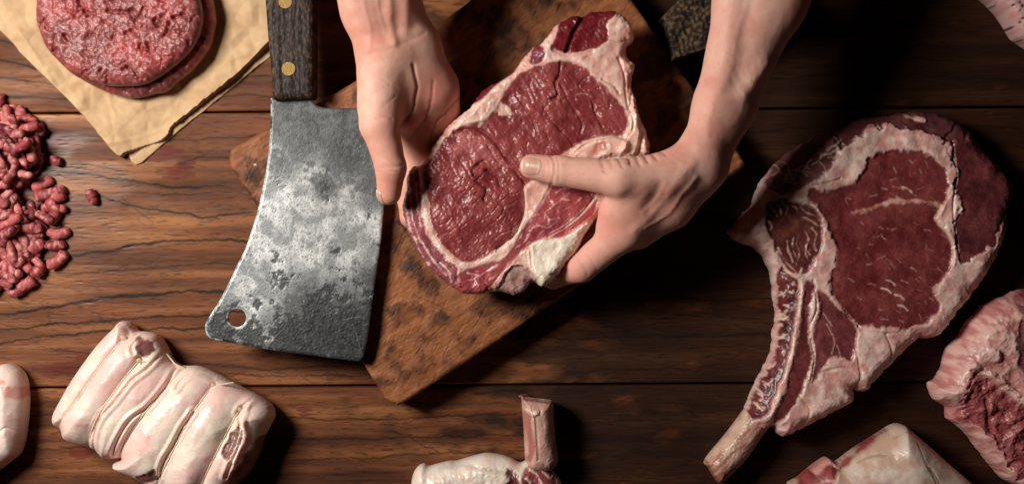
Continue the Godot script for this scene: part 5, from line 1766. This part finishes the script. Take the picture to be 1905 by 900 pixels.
func _person() -> void:
	var root := thing("person", "two bare forearms and hands of a person holding up the ribeye steak", "person")
	# hand with the palm turned up, thumb along the left of the steak
	var A := body([
		[616, -210, 0.17, 66, 684, 20, 0.118, 45, 0.0124], [702, -210, 0.166, 66, 736, 15, 0.112, 44, 0.0186],
		[684, 20, 0.118, 45, 708, 110, 0.112, 41, 0.0124], [736, 15, 0.114, 44, 772, 85, 0.1, 43, 0.0124],
		[710, 105, 0.113, 41, 706, 195, 0.116, 39, 0.0112], [772, 85, 0.1, 43, 806, 165, 0.088, 44, 0.0112],
		[736, 105, 0.111, 41, 752, 205, 0.100, 37, 0.014], [774, 140, 0.096, 41, 796, 220, 0.078, 36, 0.014],
		[806, 165, 0.086, 43, 832, 235, 0.062, 30, 0.0099], [764, 220, 0.08, 37, 778, 285, 0.062, 28, 0.0099],
		[705, 150, 0.12, 35, 706, 232, 0.124, 36, 0.0099], [706, 232, 0.124, 35, 727, 312, 0.12, 28, 0.005], [727, 312, 0.12, 28, 723, 359, 0.113, 22.5, 0.0037],
		[778, 280, 0.06, 26, 754, 352, 0.059, 20, 0.0068], [754, 352, 0.059, 20, 764, 404, 0.059, 19, 0.0031], [764, 404, 0.059, 19, 800, 440, 0.059, 16, 0.0031],
		[800, 290, 0.058, 26, 832, 370, 0.057, 19, 0.0068], [832, 370, 0.057, 19, 862, 420, 0.057, 17, 0.0031],
		[826, 265, 0.058, 27, 880, 340, 0.057, 19, 0.0068], [880, 340, 0.057, 19, 915, 388, 0.057, 17, 0.0031],
		[840, 240, 0.058, 24, 905, 290, 0.057, 17, 0.0068], [905, 290, 0.057, 17, 945, 325, 0.057, 15, 0.0031]], 0.0016)
	var cA := [[[668, -80, 676, 0, 690, 60, 684, 96], 4.0, 0.0005, 0.20, C(158, 122, 116)], [[700, -60, 704, 10, 716, 60], 3.6, 0.0004, 0.16, C(158, 122, 116)], [[716, -120, 722, -20, 726, 50, 732, 80], 9.0, 0.0016, 0.0], [[750, -120, 754, -20, 756, 30, 752, 60], 10.0, 0.0012, 0.0],
		[[668, 112, 690, 98, 720, 92, 756, 78, 790, 60], 2.4, -0.0004, 0.15], [[680, 124, 705, 112, 735, 104], 2.0, -0.0003, 0.12],
		[[742, 246, 752, 226, 770, 200, 776, 160, 768, 120], 3.0, -0.0013, 0.25], [[800, 255, 815, 225, 845, 190, 856, 180], 2.6, -0.0010, 0.25], [[758, 262, 780, 236, 800, 200, 806, 150], 2.2, -0.0007, 0.2],
		[[700, 222, 716, 216, 730, 222], 2.0, -0.0005, 0.15], [[704, 312, 722, 309, 748, 308], 2.0, -0.0008, 0.3], [[703, 319, 722, 317, 742, 318], 1.6, -0.0005, 0.25], [[712, 200, 722, 190, 735, 178], 1.6, -0.0004, 0.12], [[690, 180, 706, 168, 726, 160], 1.6, -0.0003, 0.1], [[696, 140, 716, 150, 740, 168], 1.6, -0.0003, 0.08]]
	var tA := [[724, 352, 40, C(226, 150, 128), 0.5], [720, 250, 50, C(226, 150, 130), 0.4], [815, 180, 70, C(206, 124, 108), 0.5], [720, 165, 60, C(236, 190, 168), 0.4]]
	var aA := part("arm", skin_mesh(A, cA, tA, C(220, 166, 146), 301), mats.skin, root)
	tag(aA, "forearm and open palm reaching down beside the cleaver")
	var tip := W(711, 367, 0.113)
	part("thumbnail", nail(A, tip, Vector3(-0.12, -0.20, 1.0), Vector3(0.66, -0.75, -0.25).normalized(), 0.0160, 0.0110, 0.34), mats.nail, aA)
	# hand with the thumb over the steak
	var Bb := body([
		[1450, -210, 0.118, 72, 1386, 0, 0.104, 54, 0.0186], [1518, -210, 0.114, 72, 1438, 0, 0.1, 58, 0.0186],
		[1386, 0, 0.104, 54, 1336, 195, 0.111, 41, 0.0124], [1438, 0, 0.1, 58, 1364, 195, 0.103, 40, 0.0186],
		[1336, 195, 0.111, 41, 1298, 288, 0.113, 36, 0.0124], [1364, 195, 0.103, 40, 1312, 312, 0.102, 37, 0.0124],
		[1298, 292, 0.112, 38, 1240, 330, 0.114, 37, 0.0124], [1312, 312, 0.104, 37, 1250, 385, 0.094, 36, 0.0124],
		[1262, 335, 0.106, 37, 1164, 430, 0.1, 33, 0.0112], [1250, 385, 0.094, 36, 1185, 432, 0.086, 32, 0.0112],
		[1290, 340, 0.088, 36, 1190, 425, 0.072, 30, 0.0112],
		[1255, 316, 0.116, 36, 1152, 332, 0.124, 34, 0.0099], [1152, 332, 0.124, 34, 1042, 318, 0.115, 27.5, 0.0056], [1042, 318, 0.115, 27.5, 990, 310, 0.1095, 23.5, 0.0037],
		[1190, 350, 0.112, 36, 1148, 392, 0.106, 32, 0.0112], [1170, 385, 0.104, 36, 1140, 425, 0.097, 30, 0.0112],
		[1164, 430, 0.1, 33, 1082, 497, 0.086, 27.5, 0.0062], [1082, 497, 0.086, 27, 1030, 517, 0.062, 19, 0.0037], [1030, 517, 0.062, 19, 975, 505, 0.058, 15.5, 0.0037],
		[1185, 420, 0.07, 28, 1085, 455, 0.058, 19, 0.0068], [1085, 455, 0.058, 19, 1000, 460, 0.0575, 16, 0.0031],
		[1200, 395, 0.068, 28, 1105, 405, 0.058, 19, 0.0068], [1105, 405, 0.058, 19, 1025, 405, 0.0575, 16, 0.0031],
		[1225, 365, 0.07, 28, 1140, 350, 0.058, 17, 0.0068], [1140, 350, 0.058, 17, 1075, 340, 0.0575, 15, 0.0031]], 0.0016)
	var cB := [[[1400, -100, 1392, 0, 1370, 70, 1362, 130, 1330, 190, 1316, 250], 5.0, 0.0004, 0.16, C(160, 130, 122)], [[1362, 130, 1384, 180, 1372, 230], 5.0, 0.0002, 0.12, C(160, 130, 122)], [[1296, 330, 1262, 372, 1240, 400, 1202, 424], 4.0, 0.0008, 0.18, C(164, 128, 120)], [[1240, 340, 1222, 372, 1196, 396], 3.6, 0.0006, 0.15, C(164, 128, 120)], [[1026, 290, 1032, 306, 1030, 326, 1026, 342], 2.4, -0.0011, 0.35], [[1036, 292, 1040, 312, 1038, 336], 1.8, -0.0008, 0.3], [[1020, 296, 1022, 312, 1020, 334], 1.6, -0.0005, 0.2], [[1012, 300, 1013, 316, 1011, 330], 1.4, -0.0003, 0.12],
		[[1117, 292, 1121, 304, 1124, 314], 2.2, -0.0008, 0.2], [[1146, 288, 1152, 298, 1158, 310], 2.4, -0.0010, 0.22], [[1164, 282, 1170, 294, 1174, 306], 2.4, -0.0014, 0.3], [[1178, 280, 1184, 292, 1190, 306], 2.2, -0.0014, 0.3], [[1192, 276, 1200, 290, 1206, 302], 2.4, -0.0016, 0.3], [[1206, 274, 1214, 286, 1222, 296], 2.4, -0.0014, 0.3], [[1220, 272, 1230, 282, 1240, 288], 2.2, -0.0010, 0.22], [[1132, 292, 1136, 302, 1140, 312], 2.0, -0.0007, 0.15],
		[[1350, -60, 1352, 60, 1342, 140, 1322, 220], 20.0, 0.0018, 0.0], [[1396, -40, 1386, 80, 1372, 150], 20.0, -0.0022, 0.0], [[1424, 120, 1402, 150, 1384, 175], 14.0, 0.0022, 0.0], [[1290, 300, 1250, 350, 1210, 400, 1180, 430], 9.0, 0.0010, 0.0], [[1230, 350, 1206, 386], 12.0, -0.0014, 0.0],
		[[1104, 372, 1110, 396, 1102, 420], 4.0, -0.0006, 0.12], [[1092, 476, 1104, 490, 1112, 506], 2.0, -0.0004, 0.15], [[1076, 484, 1088, 498, 1094, 514], 2.0, -0.0005, 0.18]]
	var tB := [[1000, 312, 40, C(230, 158, 136), 0.5], [1150, 430, 60, C(228, 158, 138), 0.45], [1070, 505, 45, C(226, 150, 132), 0.5], [1110, 395, 36, C(232, 160, 146), 0.5], [1122, 320, 3.0, C(120, 66, 50), 0.7], [1268, 322, 2.6, C(130, 74, 56), 0.6]]
	var aB := part("arm", skin_mesh(Bb, cB, tB, C(224, 170, 152), 311), mats.skin, root)
	tag(aB, "forearm and hand pressing a thumb on top of the steak")
	part("thumbnail", nail(Bb, W(986, 309, 0.12), Vector3(-1, 0, -0.12), Vector3(0.10, -1, 0.06).normalized(), 0.0200, 0.0150, 0.22), mats.nail, aB)
